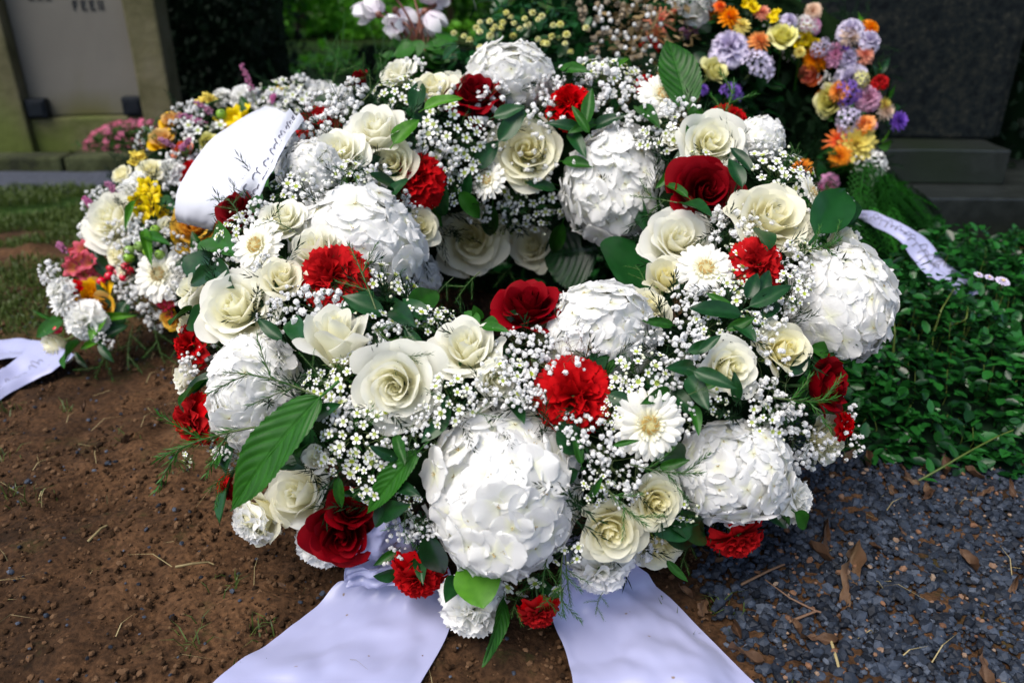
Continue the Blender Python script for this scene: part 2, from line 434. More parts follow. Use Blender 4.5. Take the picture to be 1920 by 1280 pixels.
def rose_variant(seed, kind, mat, green):
    """-> (heart mesh, list of outer petal meshes)"""
    rng = np.random.default_rng(seed); g = G()
    P = dict(open=dict(n=32, heart=.07, ztop=.36, spread=.95, drop=.46, curl=.20, hz=.24),
             blown=dict(n=30, heart=.05, ztop=.30, spread=.95, drop=.40, curl=.17, hz=.12),
             half=dict(n=24, heart=.08, ztop=.46, spread=.84, drop=.40, curl=.21, hz=.38),
             bud=dict(n=15, heart=.10, ztop=.66, spread=.70, drop=.36, curl=.20, hz=.58))[kind]
    # spiral heart
    nu, nv = 56, 6
    U, Vv = uv(nu, nv, 0, 1)
    turns = 2.4
    rr = (.025 + P['heart'] * U) * (.75 + .35 * Vv)
    zz = -.35 + (P['hz'] + .35 + .04 * np.sin(U * 21)) * Vv
    an = U * turns * 2 * np.pi
    g.add(np.stack([rr * np.cos(an), rr * np.sin(an), zz], -1).reshape(-1, 3), qgrid(nu, nv), 0, (.08 + .35 * Vv * (0.4 + .6 * U)).ravel())
    n = P['n']; outer = []
    for i in range(n):
        t = (i + .5) / n
        a = i * 2.39996 + rng.uniform(-.2, .2)
        rt = P['heart'] + .05 + (P['spread'] - .10 - P['heart']) * t ** 1.12 + rng.uniform(-.02, .02)
        zt = P['ztop'] - P['drop'] * t ** 2.1 + rng.uniform(-.035, .035)
        w = 1.25 - .60 * t + rng.uniform(-.08, .08)
        curl = P['curl'] * (.08 + 1.05 * t ** 1.3) * rng.uniform(.7, 1.3)
        V, F, T = rose_petal(rng, a, .05 + .10 * t, rt, -.40 - .12 * t, zt, w, curl, rng.uniform(.02, .08) + (.07 if t > .45 else 0), .05 if t < .6 else .035, belly=.5 + .12 * t, flare=.04 * t, ripple=.015 + .015 * t, inw=max(0, .26 - .42 * t))
        if t < .58 and kind != 'bud':
            V = V @ basis(nrm([.10 * rng.normal(), .10 * rng.normal(), 1.0])).T @ basis([0, 0, 1.0]).T
        if t < .58 and kind == 'blown': V = V + np.array([.05 * math.cos(seed), .05 * math.sin(seed), 0])
        if i >= n - 6: outer.append((V, F, T))
        else: g.add(V, F, 0, T)
    # calyx and a short stem below
    for k in range(5):
        a = k * 1.257
        s = np.array([[.10 * math.cos(a - .5), .10 * math.sin(a - .5), -.52], [.10 * math.cos(a + .5), .10 * math.sin(a + .5), -.52], [.42 * math.cos(a), .42 * math.sin(a), -.60]])
        g.add(s, [[0, 1, 2]], 1)
    vb, fb = ball(8, 5); g.add(vb * [.15, .15, .16] + [0, 0, -.52], fb, 1)
    tube(g, [[0, 0, -.5], [0, 0, -1.3]], .05, .05, 5, 1)
    ms = [MT[mat], green]
    body = g.mesh('rose_heart', ms)
    pm = []
    for V, F, T in outer:
        q = G(); q.add(V, F, 0, T); pm.append(q.mesh('rose_petal', ms))
    return body, pm

def carnation_variant(seed, mat):
    rng = np.random.default_rng(seed); g = G(); outer = []
    nu, nv = 17, 8; n = 30
    U, Vv = uv(nu, nv)
    for i in range(n):
        t = (i + .5) / n
        th = R(6 + 92 * t ** .85 + rng.uniform(-8, 8)); phi = i * 2.39996 + rng.uniform(-.3, .3)
        d = np.array([math.sin(th) * math.cos(phi), math.sin(th) * math.sin(phi), math.cos(th)])
        s = np.array([-math.sin(phi), math.cos(phi), 0.0])
        tw = rng.uniform(-.6, .6) * (1.2 - t); m = np.cross(s, d)
        s, m = s * math.cos(tw) + m * math.sin(tw), -s * math.sin(tw) + m * math.cos(tw)
        L = (.74 + .34 * t) * rng.uniform(.92, 1.05); W = .50 + .20 * t
        saw = np.where(np.arange(nu) % 2 == 0, 1.0, .93)[:, None] * np.ones_like(Vv)
        saw = 1 + (saw - 1) * (Vv > .95)
        A = (.17 - .09 * t) * rng.uniform(.8, 1.3); f = rng.uniform(1.5, 2.6); ph = rng.uniform(0, 6.28)
        ln = L * Vv * saw * (1 - .16 * np.abs(U) ** 2.5)
        ruf = A * Vv ** 2.2 * np.sin(f * np.pi * U + ph) + A * .18 * Vv ** 4 * np.sin(f * 6.3 * U + ph * 2)
        droop = -(.02 + .22 * t) * Vv ** 2.6
        P = d * ln[..., None] + s * (U * W * np.sin(np.clip(Vv * 1.3, 0, 1) * np.pi / 2) * Vv ** .5)[..., None] + m * (ruf - droop)[..., None]
        P = P + np.array([0, 0, -.42])
        P[..., 2] += droop * .6
        V = P.reshape(-1, 3); T = (Vv * .9).ravel()
        if i >= n - 8: outer.append((V, qgrid(nu, nv), T))
        else: g.add(V, qgrid(nu, nv), 0, T)
    vb, fb = ball(10, 7); vb = vb.copy()
    vb = vb * [.21, .21, .36]; g.add(vb + [0, 0, -.66], fb, 1)
    for k in range(5):
        a = k * 1.257
        g.add([[.2 * math.cos(a - .6), .2 * math.sin(a - .6), -.6], [.2 * math.cos(a + .6), .2 * math.sin(a + .6), -.6], [.27 * math.cos(a), .27 * math.sin(a), -.28]], [[0, 1, 2]], 1)
    tube(g, [[0, 0, -.95], [0, 0, -1.5]], .05, .05, 5, 1)
    ms = [MT[mat], MT['calyx']]
    body = g.mesh('carnation_heart', ms); pm = []
    for V, F, T in outer:
        q = G(); q.add(V, F, 0, T); pm.append(q.mesh('carnation_petal', ms))
    return body, pm

def floret_mesh(seed):
    rng = np.random.default_rng(seed); g = G(); nu, nv = 9, 8
    U, Vv = uv(nu, nv); Vv = np.sin(Vv * np.pi / 2) ** .9; Vv[:, -1] = 1.0
    cup = rng.uniform(-.10, .12)
    for k in range(4):
        a = k * math.pi / 2 + rng.uniform(-.12, .12)
        L = rng.uniform(.88, 1.08); W = rng.uniform(.54, .66)
        prof = np.sqrt(np.clip(1 - ((Vv - .60) / .60) ** 2, 0, 1)) * (Vv <= .60) + np.sqrt(np.clip(1 - ((Vv - .60) / .40) ** 2, 0.0, 1)) * (Vv > .60)
        prof = np.maximum(prof, .06)
        x = L * Vv * (1 + .03 * np.sin(5 * U + a * 3))
        y = U * W * prof
        z = cup * (x ** 2 + y ** 2) + rng.uniform(.03, .10) * np.sin(2.8 * U + rng.uniform(0, 6)) * Vv + rng.uniform(-.10, .07) * Vv ** 3 + .03 * (k % 2) - .05 * np.abs(U) * Vv
        c, s = math.cos(a), math.sin(a)
        g.add(np.stack([x * c - y * s, x * s + y * c, z], -1).reshape(-1, 3), qgrid(nu, nv), 0, Vv.ravel())
    g.add(ICO_V * [.045, .045, .04] + [0, 0, .02], ICO_F, 1)
    for k in range(4):
        a = rng.uniform(0, 6.28)
        tube(g, [[0, 0, .02], [.09 * math.cos(a), .09 * math.sin(a), .12]], .014, .02, 3, 1)
    return g

MT['floret_eye'] = leaf_mat('floret_eye', (.30, .20, .08), (.50, .42, .20), .6, 0)
FLORET_G = [floret_mesh(100 + i) for i in range(6)]
FLORETS = [q.mesh('floret', [MT['hydrangea'], MT['floret_eye']]) for q in FLORET_G]
FVF = []
for q in FLORET_G:
    # petals only, for the packed florets round the side of a head
    FVF.append((np.concatenate(q.V[:4]), np.concatenate(q.F[:4]), np.concatenate(q.T[:4])))

def hydrangea(parent, M, seed, s, flat=.86, nfront=36):
    """a mophead: florets on the front face are pieces, those round the side are packed in the head's own mesh"""
    rng = np.random.default_rng(seed); g = G()
    N_ = 118; loc = []
    for i in range(N_):
        z = 1 - (i + .5) / N_ * 1.42
        th = math.acos(max(-1, z)); ph = i * 2.39996
        loc.append((th + rng.normal(0, .04), ph + rng.normal(0, .08)))
    bump = [(rng.uniform(0, 1.5), rng.uniform(0, 6.28), rng.uniform(-.08, .14)) for _ in range(9)]
    sx = rng.uniform(.90, 1.12)
    items = []
    for th, ph in loc:
        d = np.array([math.sin(th) * math.cos(ph), math.sin(th) * math.sin(ph), math.cos(th)])
        r = .82 + rng.normal(0, .03)
        for bt, bp, ba in bump:
            q = np.array([math.sin(bt) * math.cos(bp), math.sin(bt) * math.sin(bp), math.cos(bt)])
            r += ba * math.exp(-((1 - d @ q) / .07))
        nn = nrm(d * [1, 1, .9] + rng.normal(0, .16, 3)); B = basis(nn, rng.uniform(0, 6.28))
        p = d * r; p[2] *= flat; p[0] *= sx; p[1] /= sx
        items.append((th, p, B, rng.uniform(.215, .31)))
    g.add(ICO_V * [.62, .62, .55], ICO_F, 1)
    vb, fb = ball(12, 8); g.add(vb * [.66, .66, .58], fb, 0, .3)
    for th, p, B, fs in items[nfront:]:
        V, F, T = FVF[rng.integers(len(FVF))]
        g.add(V @ (B * fs).T + p, F, 0, T)
    tube(g, [[0, 0, -.5], [0, 0, -1.3]], .05, .05, 5, 1)
    head = link('hydrangea', g.mesh('hydrangea_head', [MT['hydrangea'], MT['stem']]), parent, M)
    for th, p, B, fs in items[:nfront]:
        link('floret', FLORETS[rng.integers(len(FLORETS))], head, mat4(p, B, fs))
    return head

def gerbera_variant(seed, mat='gerbera'):
    rng = np.random.default_rng(seed); nu, nv = 5, 8
    U, Vv = uv(nu, nv); g = G()
    def pet(L, W, lift, droop, a):
        prof = (np.sin(np.pi * (.12 + .80 * Vv)) ** .5)
        prof = np.where(Vv > .98, .35, prof)
        x = .16 + (L - .16) * Vv; y = U * W * prof * (.55 + .6 * Vv)
        z = lift * Vv - droop * Vv ** 2.2 + .022 * np.cos(U * np.pi * 1.0) + rng.uniform(-.03, .03) * U * Vv
        c, s = math.cos(a), math.sin(a)
        return np.stack([x * c - y * s, x * s + y * c, z], -1).reshape(-1, 3), qgrid(nu, nv), np.clip(Vv * 1.2, 0, 1).ravel()
    outer = []
    n = 26
    for k in range(n):
        a = k * 2 * math.pi / n + rng.uniform(-.07, .07)
        V, F, T = pet(rng.uniform(.92, 1.03), rng.uniform(.115, .14), .12 + .05 * (k % 2), rng.uniform(.08, .26), a)
        outer.append((V, F, T))
    for k in range(17):
        a = (k + .5) * 2 * math.pi / 17 + rng.uniform(-.1, .1)
        V, F, T = pet(rng.uniform(.72, .86), .13, .22, rng.uniform(.0, .12), a); g.add(V + [0, 0, .03], F, 0, T)
    for k in range(22):
        a = k * 2 * math.pi / 22 + rng.uniform(-.1, .1)
        V, F, T = pet(rng.uniform(.36, .44), .06, .16, 0, a); g.add(V + [0, 0, .07], F, 0, T * .4)
    vb, fb = ball(14, 6); g.add(vb * [.21, .21, .09] + [0, 0, .10], fb, 1, .35)
    for k in range(120):
        q = math.sqrt((k + .5) / 120) * .25; a = k * 2.39996
        h = .05 + .06 * q / .27
        g.add(ICO_V[[0, 3, 9, 11, 5, 2]] * 0 + 0, [[0, 1, 2]], 1) if False else None
        x, y = q * math.cos(a), q * math.sin(a); zz = .10 + .10 * math.sqrt(max(0, 1 - (q / .30) ** 2))
        b = .014
        h = h * (.5 if q < .12 else 1.2); b = .017; g.add([[x - b, y - b, zz], [x + b, y - b, zz], [x, y + b, zz], [x, y, zz + h]], [[0, 1, 3], [1, 2, 3], [2, 0, 3]], 1, .10 if q < .12 else (.9 if k % 3 else .0))
    vb, fb = ball(8, 5); g.add(vb * [.2, .2, .14] + [0, 0, -.06], fb, 2)
    tube(g, [[0, 0, -.1], [0, 0, -1.3]], .05, .05, 5, 2)
    ms = [MT[mat], MT['gerb_disc'], MT['calyx']]
    body = g.mesh('gerbera_heart', ms); pm = []
    for V, F, T in outer:
        q = G(); q.add(V, F, 0, T); pm.append(q.mesh('gerbera_petal', ms))
    return body, pm

def freesia_variant(seed, mat):
    """a spray of cup-shaped six-petalled blooms"""
    rng = np.random.default_rng(seed); g = G(); outer = []
    nu, nv = 7, 6; U, Vv = uv(nu, nv)
    for c in range(4):
        ax = nrm([rng.normal(0, .5), rng.normal(0, .5), 1]); B = basis(ax, rng.uniform(0, 6))
        o = np.array([[0, 0, .1], [.5, .1, -.05], [-.42, .35, -.05], [-.1, -.5, -.1]][c])
        for k in range(6):
            a = k * math.pi / 3 + rng.uniform(-.1, .1)
            r = .08 + (.34 if k % 2 else .26) * Vv ** 1.4 + .10 * Vv ** 5; z = -.4 + .72 * Vv ** .9 - .12 * Vv ** 6
            an = a + U * (.45 + .25 * np.sin(np.pi * Vv)) * np.where(Vv > .98, .5, 1)
            z = z - .10 * U ** 2 * Vv
            V = np.stack([r * np.cos(an), r * np.sin(an), z], -1).reshape(-1, 3) @ B.T + o
            g.add(V, qgrid(nu, nv), 0, Vv.ravel())
        tube(g, [o + B @ np.array([0, 0, -.35]), o * .3 + [0, 0, -.9]], .05, .03, 5, 1)
    for k in range(3):
        vb, fb = ball(6, 5); g.add(vb * [.09, .09, .2] @ basis(nrm([1, .5 * k - .5, .4])).T * 1 + [.75, -.2 + .3 * k, -.15], fb, 1)
    return g.mesh('freesia_heart', [MT[mat], MT['stem']]), []

def pompon_variant(seed, mat, n=60, L=.9, W=.14):
    """small many-petalled bloom (aster, chrysanthemum, marigold)"""
    rng = np.random.default_rng(seed); g = G(); nu, nv = 3, 4; U, Vv = uv(nu, nv)
    for i in range(n):
        t = (i + .5) / n; th = R(5 + 95 * t ** .8); ph = i * 2.39996
        d = np.array([math.sin(th) * math.cos(ph), math.sin(th) * math.sin(ph), math.cos(th)])
        s = np.array([-math.sin(ph), math.cos(ph), 0]); m = np.cross(s, d); l = L * (.7 + .3 * t) * rng.uniform(.9, 1.08)
        P = d * (l * Vv)[..., None] + s * (U * W * np.sin(np.pi * (.15 + .75 * Vv)))[..., None] - m * (.25 * Vv ** 2 * t * -1)[..., None]
        g.add(P.reshape(-1, 3) - [0, 0, .3], qgrid(nu, nv), 0, Vv.ravel())
    vb, fb = ball(8, 5); g.add(vb * [.25, .25, .2] - [0, 0, .3], fb, 1)
    tube(g, [[0, 0, -.3], [0, 0, -1.2]], .05, .05, 4, 1)
    return g.mesh('pompon', [MT[mat], MT['stem']]), []

def phlox_variant(seed, mat):
    """ball of little five-petalled blossoms"""
    rng = np.random.default_rng(seed); g = G()
    V, F, T = blossom_arrays(seed)
    for i in range(22):
        z = 1 - (i + .5) / 22 * 1.3; th = math.acos(z); ph = i * 2.39996
        d = np.array([math.sin(th) * math.cos(ph), math.sin(th) * math.sin(ph), math.cos(th)])
        B = basis(nrm(d + rng.normal(0, .2, 3)), rng.uniform(0, 6)); g.add(V @ (B * rng.uniform(.28, .40)).T + d * rng.uniform(.55, .95) * [1.05, .8, .8], F, 0, T)
    tube(g, [[0, 0, .4], [0, 0, -1.2]], .06, .05, 4, 1)
    return g.mesh('phlox', [MT[mat], MT['stem']]), []

def blossom_arrays(seed):
    rng = np.random.default_rng(seed); Vs, Fs, Ts = [], [], []; n = 0
    for k in range(5):
        a = k * 2 * math.pi / 5 + rng.uniform(-.08, .08); c, s = math.cos(a), math.sin(a)
        pts = np.array([[.34, -.16, .02], [.34, .16, .02], [.62, .33, .10], [.92, .24, .12], [1.0, 0, .13], [.92, -.24, .12], [.62, -.33, .10], [.66, 0, .03]])
        pts[:, 2] += rng.uniform(-.05, .08) * pts[:, 0]
        V = np.stack([pts[:, 0] * c - pts[:, 1] * s, pts[:, 0] * s + pts[:, 1] * c, pts[:, 2]], 1)
        F = np.array([[0, 1, 7], [1, 2, 7], [2, 3, 7], [3, 4, 7], [4, 5, 7], [5, 6, 7], [6, 0, 7]])
        Vs.append(V); Fs.append(F + n); n += 8; Ts.append(np.full(8, .9))
    return np.concatenate(Vs), np.concatenate(Fs), np.concatenate(Ts)
def blossom_mesh(seed):
    g = G(); V, F, T = blossom_arrays(seed); g.add(V, F, 0, T)
    n = 10; a = np.arange(n) * 2 * math.pi / n
    def ringp(r, z): return np.stack([r * np.cos(a), r * np.sin(a), np.full(n, z)], 1)
    Vr = np.concatenate([ringp(.16, -.30), ringp(.36, .02), ringp(.40, .10), ringp(.33, .10), ringp(.26, .01), ringp(.08, .0)])
    F = [[i * n + j, i * n + (j + 1) % n, (i + 1) * n + (j + 1) % n, (i + 1) * n + j] for i in range(5) for j in range(n)]
    tt = np.repeat([.0, .3, .8, .8, .4, .3], n)
    g.add(Vr, F, 1, tt)
    g.add(ringp(.08, 0.0), [list(range(n))], 1, .2)
    g.add(ICO_V * .06 + [0, 0, .06], ICO_F, 1, 1.0)
    for q in a:  # stamens standing on the rim of the cup
        g.add(ICO_V[:] * .035 + [.37 * math.cos(q), .37 * math.sin(q), .13], ICO_F, 0, .5)
    return g
BLOSSOM_G = [blossom_mesh(300 + i) for i in range(3)]
BLOSSOMS = [q.mesh('blossom', [MT['wax'], MT['wax_cup']]) for q in BLOSSOM_G]

def needles_on(g, pts, n, L, w, mi=0, rng=RNG, ang=.6):
    """narrow needle leaves in pairs along a stem"""
    pts = np.asarray(pts); k = len(pts); 
    for i in range(n):
        t = (i + .5) / n * (k - 1); j = min(k - 2, int(t)); f = t - j
        p = pts[j] * (1 - f) + pts[j + 1] * f; T = nrm(pts[j + 1] - pts[j])
        a = i * 2.4 + rng.uniform(-.3, .3); A = nrm(np.cross(T, [.2, .9, .4])); Bv = np.cross(T, A)
        o = A * math.cos(a) + Bv * math.sin(a); l = L * rng.uniform(.7, 1.15) * (1 - .35 * i / n)
        d = nrm(T * math.cos(ang) + o * math.sin(ang)); s = nrm(np.cross(d, T)) * w
        up = np.cross(s, d) * .6
        e = p + d * l + T * l * .15; m = p + d * l * .5
        g.add([p, m + s, e, m - s, m + up], [[0, 1, 4], [1, 2, 4], [2, 3, 4], [3, 0, 4]], mi, rng.uniform(-.1, .25))

def wax_sprig(seed, nb, rb, spread=1.0, leafy=14):
    """-> body mesh (stems, needles, buds) and blossom matrices, unit radius"""
    rng = np.random.default_rng(seed); g = G(); mats = []
    root = np.array([0, 0, -1.0])
    for i in range(nb):
        q = math.sqrt((i + .5) / nb) * spread; a = i * 2.39996 + rng.uniform(-.3, .3)
        p = np.array([q * math.cos(a), q * math.sin(a), .15 - .35 * q * q + rng.uniform(-.14, .14)])
        B = basis(nrm([p[0] * .7 + rng.normal(0, .22), p[1] * .7 + rng.normal(0, .22), 1.0]), rng.uniform(0, 6))
        mats.append(mat4(p, B, rb * rng.uniform(.72, 1.2)))
        k = p * .35 + root * .45 + np.array([0, 0, .1])
        tube(g, bezier(p - B[:, 2] * rb * .3, (p + k) / 2 - [0, 0, .1], k, 3), .010, .014, 3, 1)
    for i in range(leafy):
        a = rng.uniform(0, 6.28); q = rng.uniform(.3, 1.05)
        e = np.array([q * math.cos(a), q * math.sin(a), rng.uniform(-.25, .15)])
        pts = bezier(root * .7, e * .4 + [0, 0, -.1], e, 6)
        tube(g, pts, .016, .008, 3, 1); needles_on(g, pts[2:], 12, .26, .014, 2, rng)
    for i in range(8):
        a = rng.uniform(0, 6.28); q = rng.uniform(.4, 1.0)
        g.add(ICO_V * rb * .3 + [q * math.cos(a), q * math.sin(a), rng.uniform(-.1, .1)], ICO_F, 3)
    body = g.mesh('wax_sprig', [MT['wax'], MT['stem'], MT['needle'], MT['wax']])
    return body, mats

def floss_arrays(seed):
    """one baby's-breath bloom: a crumpled ball of tiny petals"""
    rng = np.random.default_rng(seed); g = G(); U, Vv = uv(3, 3); F = qgrid(3, 3)
    for i in range(15):
        z = 1 - (i + .5) / 15 * 1.75; th = math.acos(z); ph = i * 2.39996
        d = np.array([math.sin(th) * math.cos(ph), math.sin(th) * math.sin(ph), math.cos(th)])
        B = basis(nrm(d + rng.normal(0, .75, 3)), rng.uniform(0, 6.28))
        x = U * .46; y = (Vv - .5) * 1.05; zz = .35 - .5 * (U ** 2) * .5 + rng.uniform(-.35, .35) * (Vv - .5)
        g.add((np.stack([x, y, zz], -1).reshape(-1, 3)) @ B.T + d * rng.uniform(.30, .52), F, 0, rng.uniform(.5, 1))
    g.add(ICO_V * .34, ICO_F, 0, .1)
    g.add(ICO_V * [.22, .22, .4] + [0, 0, -.75], ICO_F, 1)
    return g
FLOSS = [floss_arrays(400 + i) for i in range(4)]
def floss_sprig(seed, nb, rb, closed=.25, spread=1.0, stringy=0.0, mi_col='breath', stemmat='stem'):
    rng = np.random.default_rng(seed); g = G(); root = np.array([0, 0, -1.1])
    hubs = [np.array([rng.normal(0, .42), rng.normal(0, .42), rng.uniform(-.45, -.1)]) for _ in range(max(3, nb // 7))]
    for h in hubs: tube(g, bezier(root, h * .4 + root * .3, h, 4), .016, .009, 3, 1)
    P = []
    for i in range(nb):
        for _ in range(12):
            q = spread * math.sqrt(rng.uniform(0, 1)); a = rng.uniform(0, 6.28)
            p = np.array([q * math.cos(a), q * math.sin(a), rng.uniform(-.25, .30) - .3 * q * q + stringy * rng.uniform(0, .5)])
            if all(np.linalg.norm(p - o) > rb * 1.35 for o in P): break
        P.append(p); h = min(hubs, key=lambda w: np.linalg.norm(w - p))
        d = nrm(p - h + rng.normal(0, .1, 3)); B = basis(d, rng.uniform(0, 6))
        tube(g, bezier(h, (h + p) / 2 + rng.normal(0, .06, 3), p, 4), .008, .006, 3, 1)
        r = rb * (rng.uniform(.85, 1.2) if rng.random() > closed else rng.uniform(.45, .7))
        fg = FLOSS[rng.integers(4)]
        for V, F, (mi, c), T in zip(fg.V, fg.F, fg.M, fg.T):
            off = F.min()
            g.add(V @ (B * r).T + p, F - off, mi, T)
    return g.mesh('baby_breath', [MT[mi_col], MT[stemmat]], smooth=False)

BEND = {}
def leaf_mesh(seed, mat, W=.26, fold=.10, bend=.15, tip=1.0, serr=0, nu=7, nv=12, vein=0.0, wave=.02, name='leaf', twist=.0):
    """leaf from the origin along +Y, upper side +Z, length 1"""
    rng = np.random.default_rng(seed); U, Vv = uv(nu, nv)
    if tip > .9: prof = Vv ** .62 * (1 - Vv) ** .88 / .485
    else: prof = np.sin(np.pi * np.clip(Vv, 0, 1) ** .9) ** .62
    prof = np.maximum(prof, .015)
    if serr:
        prof = prof * (1 + .07 * (np.abs(((Vv * serr) % 1) - .5) * 2 - .5) * (np.abs(U) > .95))
    x = U * W * prof; y = Vv.copy()
    z = -fold * np.abs(U) ** 1.2 * prof * -1 - bend * Vv ** 2 + wave * np.sin(Vv * 9 + U * 2 + seed) * np.abs(U)
    if vein:
        z = z + vein * -(np.abs((((Vv - .30 * np.abs(U) ** 1.4) * 8) % 1) - .5) * 2 - .5) * np.minimum(1, np.abs(U) * 3) * prof - vein * 1.2 * (np.abs(U) < .05)
    x = x + twist * Vv ** 2
    g = G(); tt = .15 * (np.abs(U) < .08) + 0 * Vv
    if vein: tt = tt + .45 * smooth(.36, .48, np.abs((((Vv - .30 * np.abs(U) ** 1.4) * 8) % 1) - .5))
    g.add(np.stack([x, y, z], -1).reshape(-1, 3), qgrid(nu, nv), 0, tt.ravel())
    tube(g, [[0, .9 * 0 + .92, -bend * .85 - .004], [0, .5, -bend * .25 - .006], [0, 0, 0], [0, -.16, -.02]][::-1], .014, .004, 4, 0, .3)
    me = g.mesh(name, [MT[mat]]); BEND[me] = bend
    return me

def needle_sprig_mesh(seed, mat='needle', n=46, L=.15, w=.006, branches=3):
    rng = np.random.default_rng(seed); g = G()
    main = bezier([0, 0, 0], [.05, .5, .12], [rng.uniform(-.1, .1), 1, .05], 9); tube(g, main, .012, .006, 4, 1)
    needles_on(g, main[1:], n, L, w, 0, rng)
    for b in range(branches):
        j = 2 + b * 2; e = main[j] + np.array([(.32 if b % 2 else -.32), .32, rng.uniform(-.05, .1)])
        pts = bezier(main[j], (main[j] + e) / 2 + [0, 0, .04], e, 6); tube(g, pts, .008, .005, 3, 1); needles_on(g, pts, n // 2, L * .85, w, 0, rng)
    return g.mesh('needle_sprig', [MT[mat], MT['stem']])

def frond_arrays(seed, nb=11):
    """flat scaly cypress frond: arrays along +Y"""
    rng = np.random.default_rng(seed); Vs, Fs = [], []; n = 0
    def dia(p, d, l, w, z):
        nonlocal n
        s = np.array([-d[1], d[0], 0]) * w
        Vs.append(np.array([p, p + d * l * .5 + s + [0, 0, z], p + d * l, p + d * l * .5 - s + [0, 0, z]])); Fs.append(np.array([[0, 1, 2, 3]]) + n); n += 4
    for i in range(nb * 2):
        sd = 1 if i % 2 else -1; t = .06 + .9 * (i / (nb * 2)); L = .42 * math.sin(math.pi * (.2 + .75 * t)) * rng.uniform(.85, 1.1)
        p = np.array([0, t, -.12 * t * t]); d = nrm([sd * .75, .68, -.1])
        dia(p, d, L * .8, .014, .012)
        for k in range(4):
            q = p + d * L * (.2 + .2 * k)
            for s2 in (1, -1):
                a = s2 * .75; dd = np.array([d[0] * math.cos(a) - d[1] * math.sin(a), d[0] * math.sin(a) + d[1] * math.cos(a), -.05])
                dia(q, dd, L * (.22 - .03 * k), .013, .008)
    dia(np.array([0, 0, 0.]), np.array([0, 1., -.12]), 1.0, .025, .01)
    return np.concatenate(Vs), np.concatenate(Fs)

# ------------------------------------------------------------------ the setting
def ground_z(x, y):
    return .022 * fbm(x * 2.2, y * 2.2, 3, 11) + .012 * fbm(x * 9, y * 9, 3, 5)
def gravel_edge(x, y):
    """> 0 on the gravel side of the border that runs from under the wreath towards the lower right"""
    return (x - (0.20 + .20 * (1.02 - y) ** 1.0)) + .05 * fbm(x * 6, y * 6, 3, 3)
# wide sheet to the horizon
m_ground, nt, out = newmat('ground_earth'); L = nt.links.new
tc = N(nt, 'ShaderNodeTexCoord'); n1 = N(nt, 'ShaderNodeTexNoise'); n1.inputs['Scale'].default_value = 1.2; n1.inputs['Detail'].default_value = 8
n2 = N(nt, 'ShaderNodeTexNoise'); n2.inputs['Scale'].default_value = 30; n2.inputs['Detail'].default_value = 8
L(tc.outputs['Object'], n1.inputs['Vector']); L(tc.outputs['Object'], n2.inputs['Vector'])
at = N(nt, 'ShaderNodeAttribute', attribute_name='tint')
ad = N(nt, 'ShaderNodeMath', operation='MULTIPLY_ADD'); L(n1.outputs[0], ad.inputs[0]); ad.inputs[1].default_value = .8; L(at.outputs['Fac'], ad.inputs[2])
cr = N(nt, 'ShaderNodeValToRGB'); e = cr.color_ramp.elements
e[0].position = .42; e[0].color = (.055, .031, .016, 1); e[1].position = .62; e[1].color = (.045, .045, .014, 1)
q = e.new(1.0); q.color = (.022, .058, .010, 1)
L(ad.outputs[0], cr.inputs[0])
mx = N(nt, 'ShaderNodeMix', data_type='RGBA', blend_type='MULTIPLY'); mx.inputs[0].default_value = .7; L(cr.outputs[0], mx.inputs[6])
c2 = N(nt, 'ShaderNodeValToRGB'); c2.color_ramp.elements[0].position = .3; c2.color_ramp.elements[0].color = (.3, .3, .3, 1); c2.color_ramp.elements[1].position = .7; c2.color_ramp.elements[1].color = (1.3, 1.25, 1.2, 1)
L(n2.outputs[0], c2.inputs[0]); L(c2.outputs[0], mx.inputs[7])
p = N(nt, 'ShaderNodeBsdfPrincipled'); p.inputs['Roughness'].default_value = .95; p.inputs['Specular IOR Level'].default_value = .1; L(mx.outputs[2], p.inputs['Base Color'])
bp = N(nt, 'ShaderNodeBump'); bp.inputs['Distance'].default_value = .02; L(n2.outputs[0], bp.inputs['Height']); L(bp.outputs[0], p.inputs['Normal']); L(p.outputs[0], out.inputs[0])

xs = np.concatenate([[-60, -30, -15, -8, -5], np.linspace(-3.5, 3.5, 90), [5, 8, 15, 30, 60]])
ys = np.concatenate([[-20, -8, -3, -1], np.linspace(0, 5, 70), [6, 7, 9, 12, 20, 40, 90]])
X, Y = np.meshgrid(xs, ys, indexing='ij')
g = G()
grassy = smooth(.0, .5, (-X - .75) + .25 * fbm(X * 1.4, Y * 1.4, 3, 2)) * smooth(1.5, 1.75, Y + .2 * fbm(X * 3, Y * 3, 3, 8)) * smooth(3.2, 3.0, Y) + smooth(5.2, 6, Y)
g.add(np.stack([X, Y, -.018 + 0 * X], -1).reshape(-1, 3), qgrid(len(xs), len(ys)), 0, (grassy * .5).ravel())
link('ground', g.mesh('ground', [m_ground]), kind='structure')

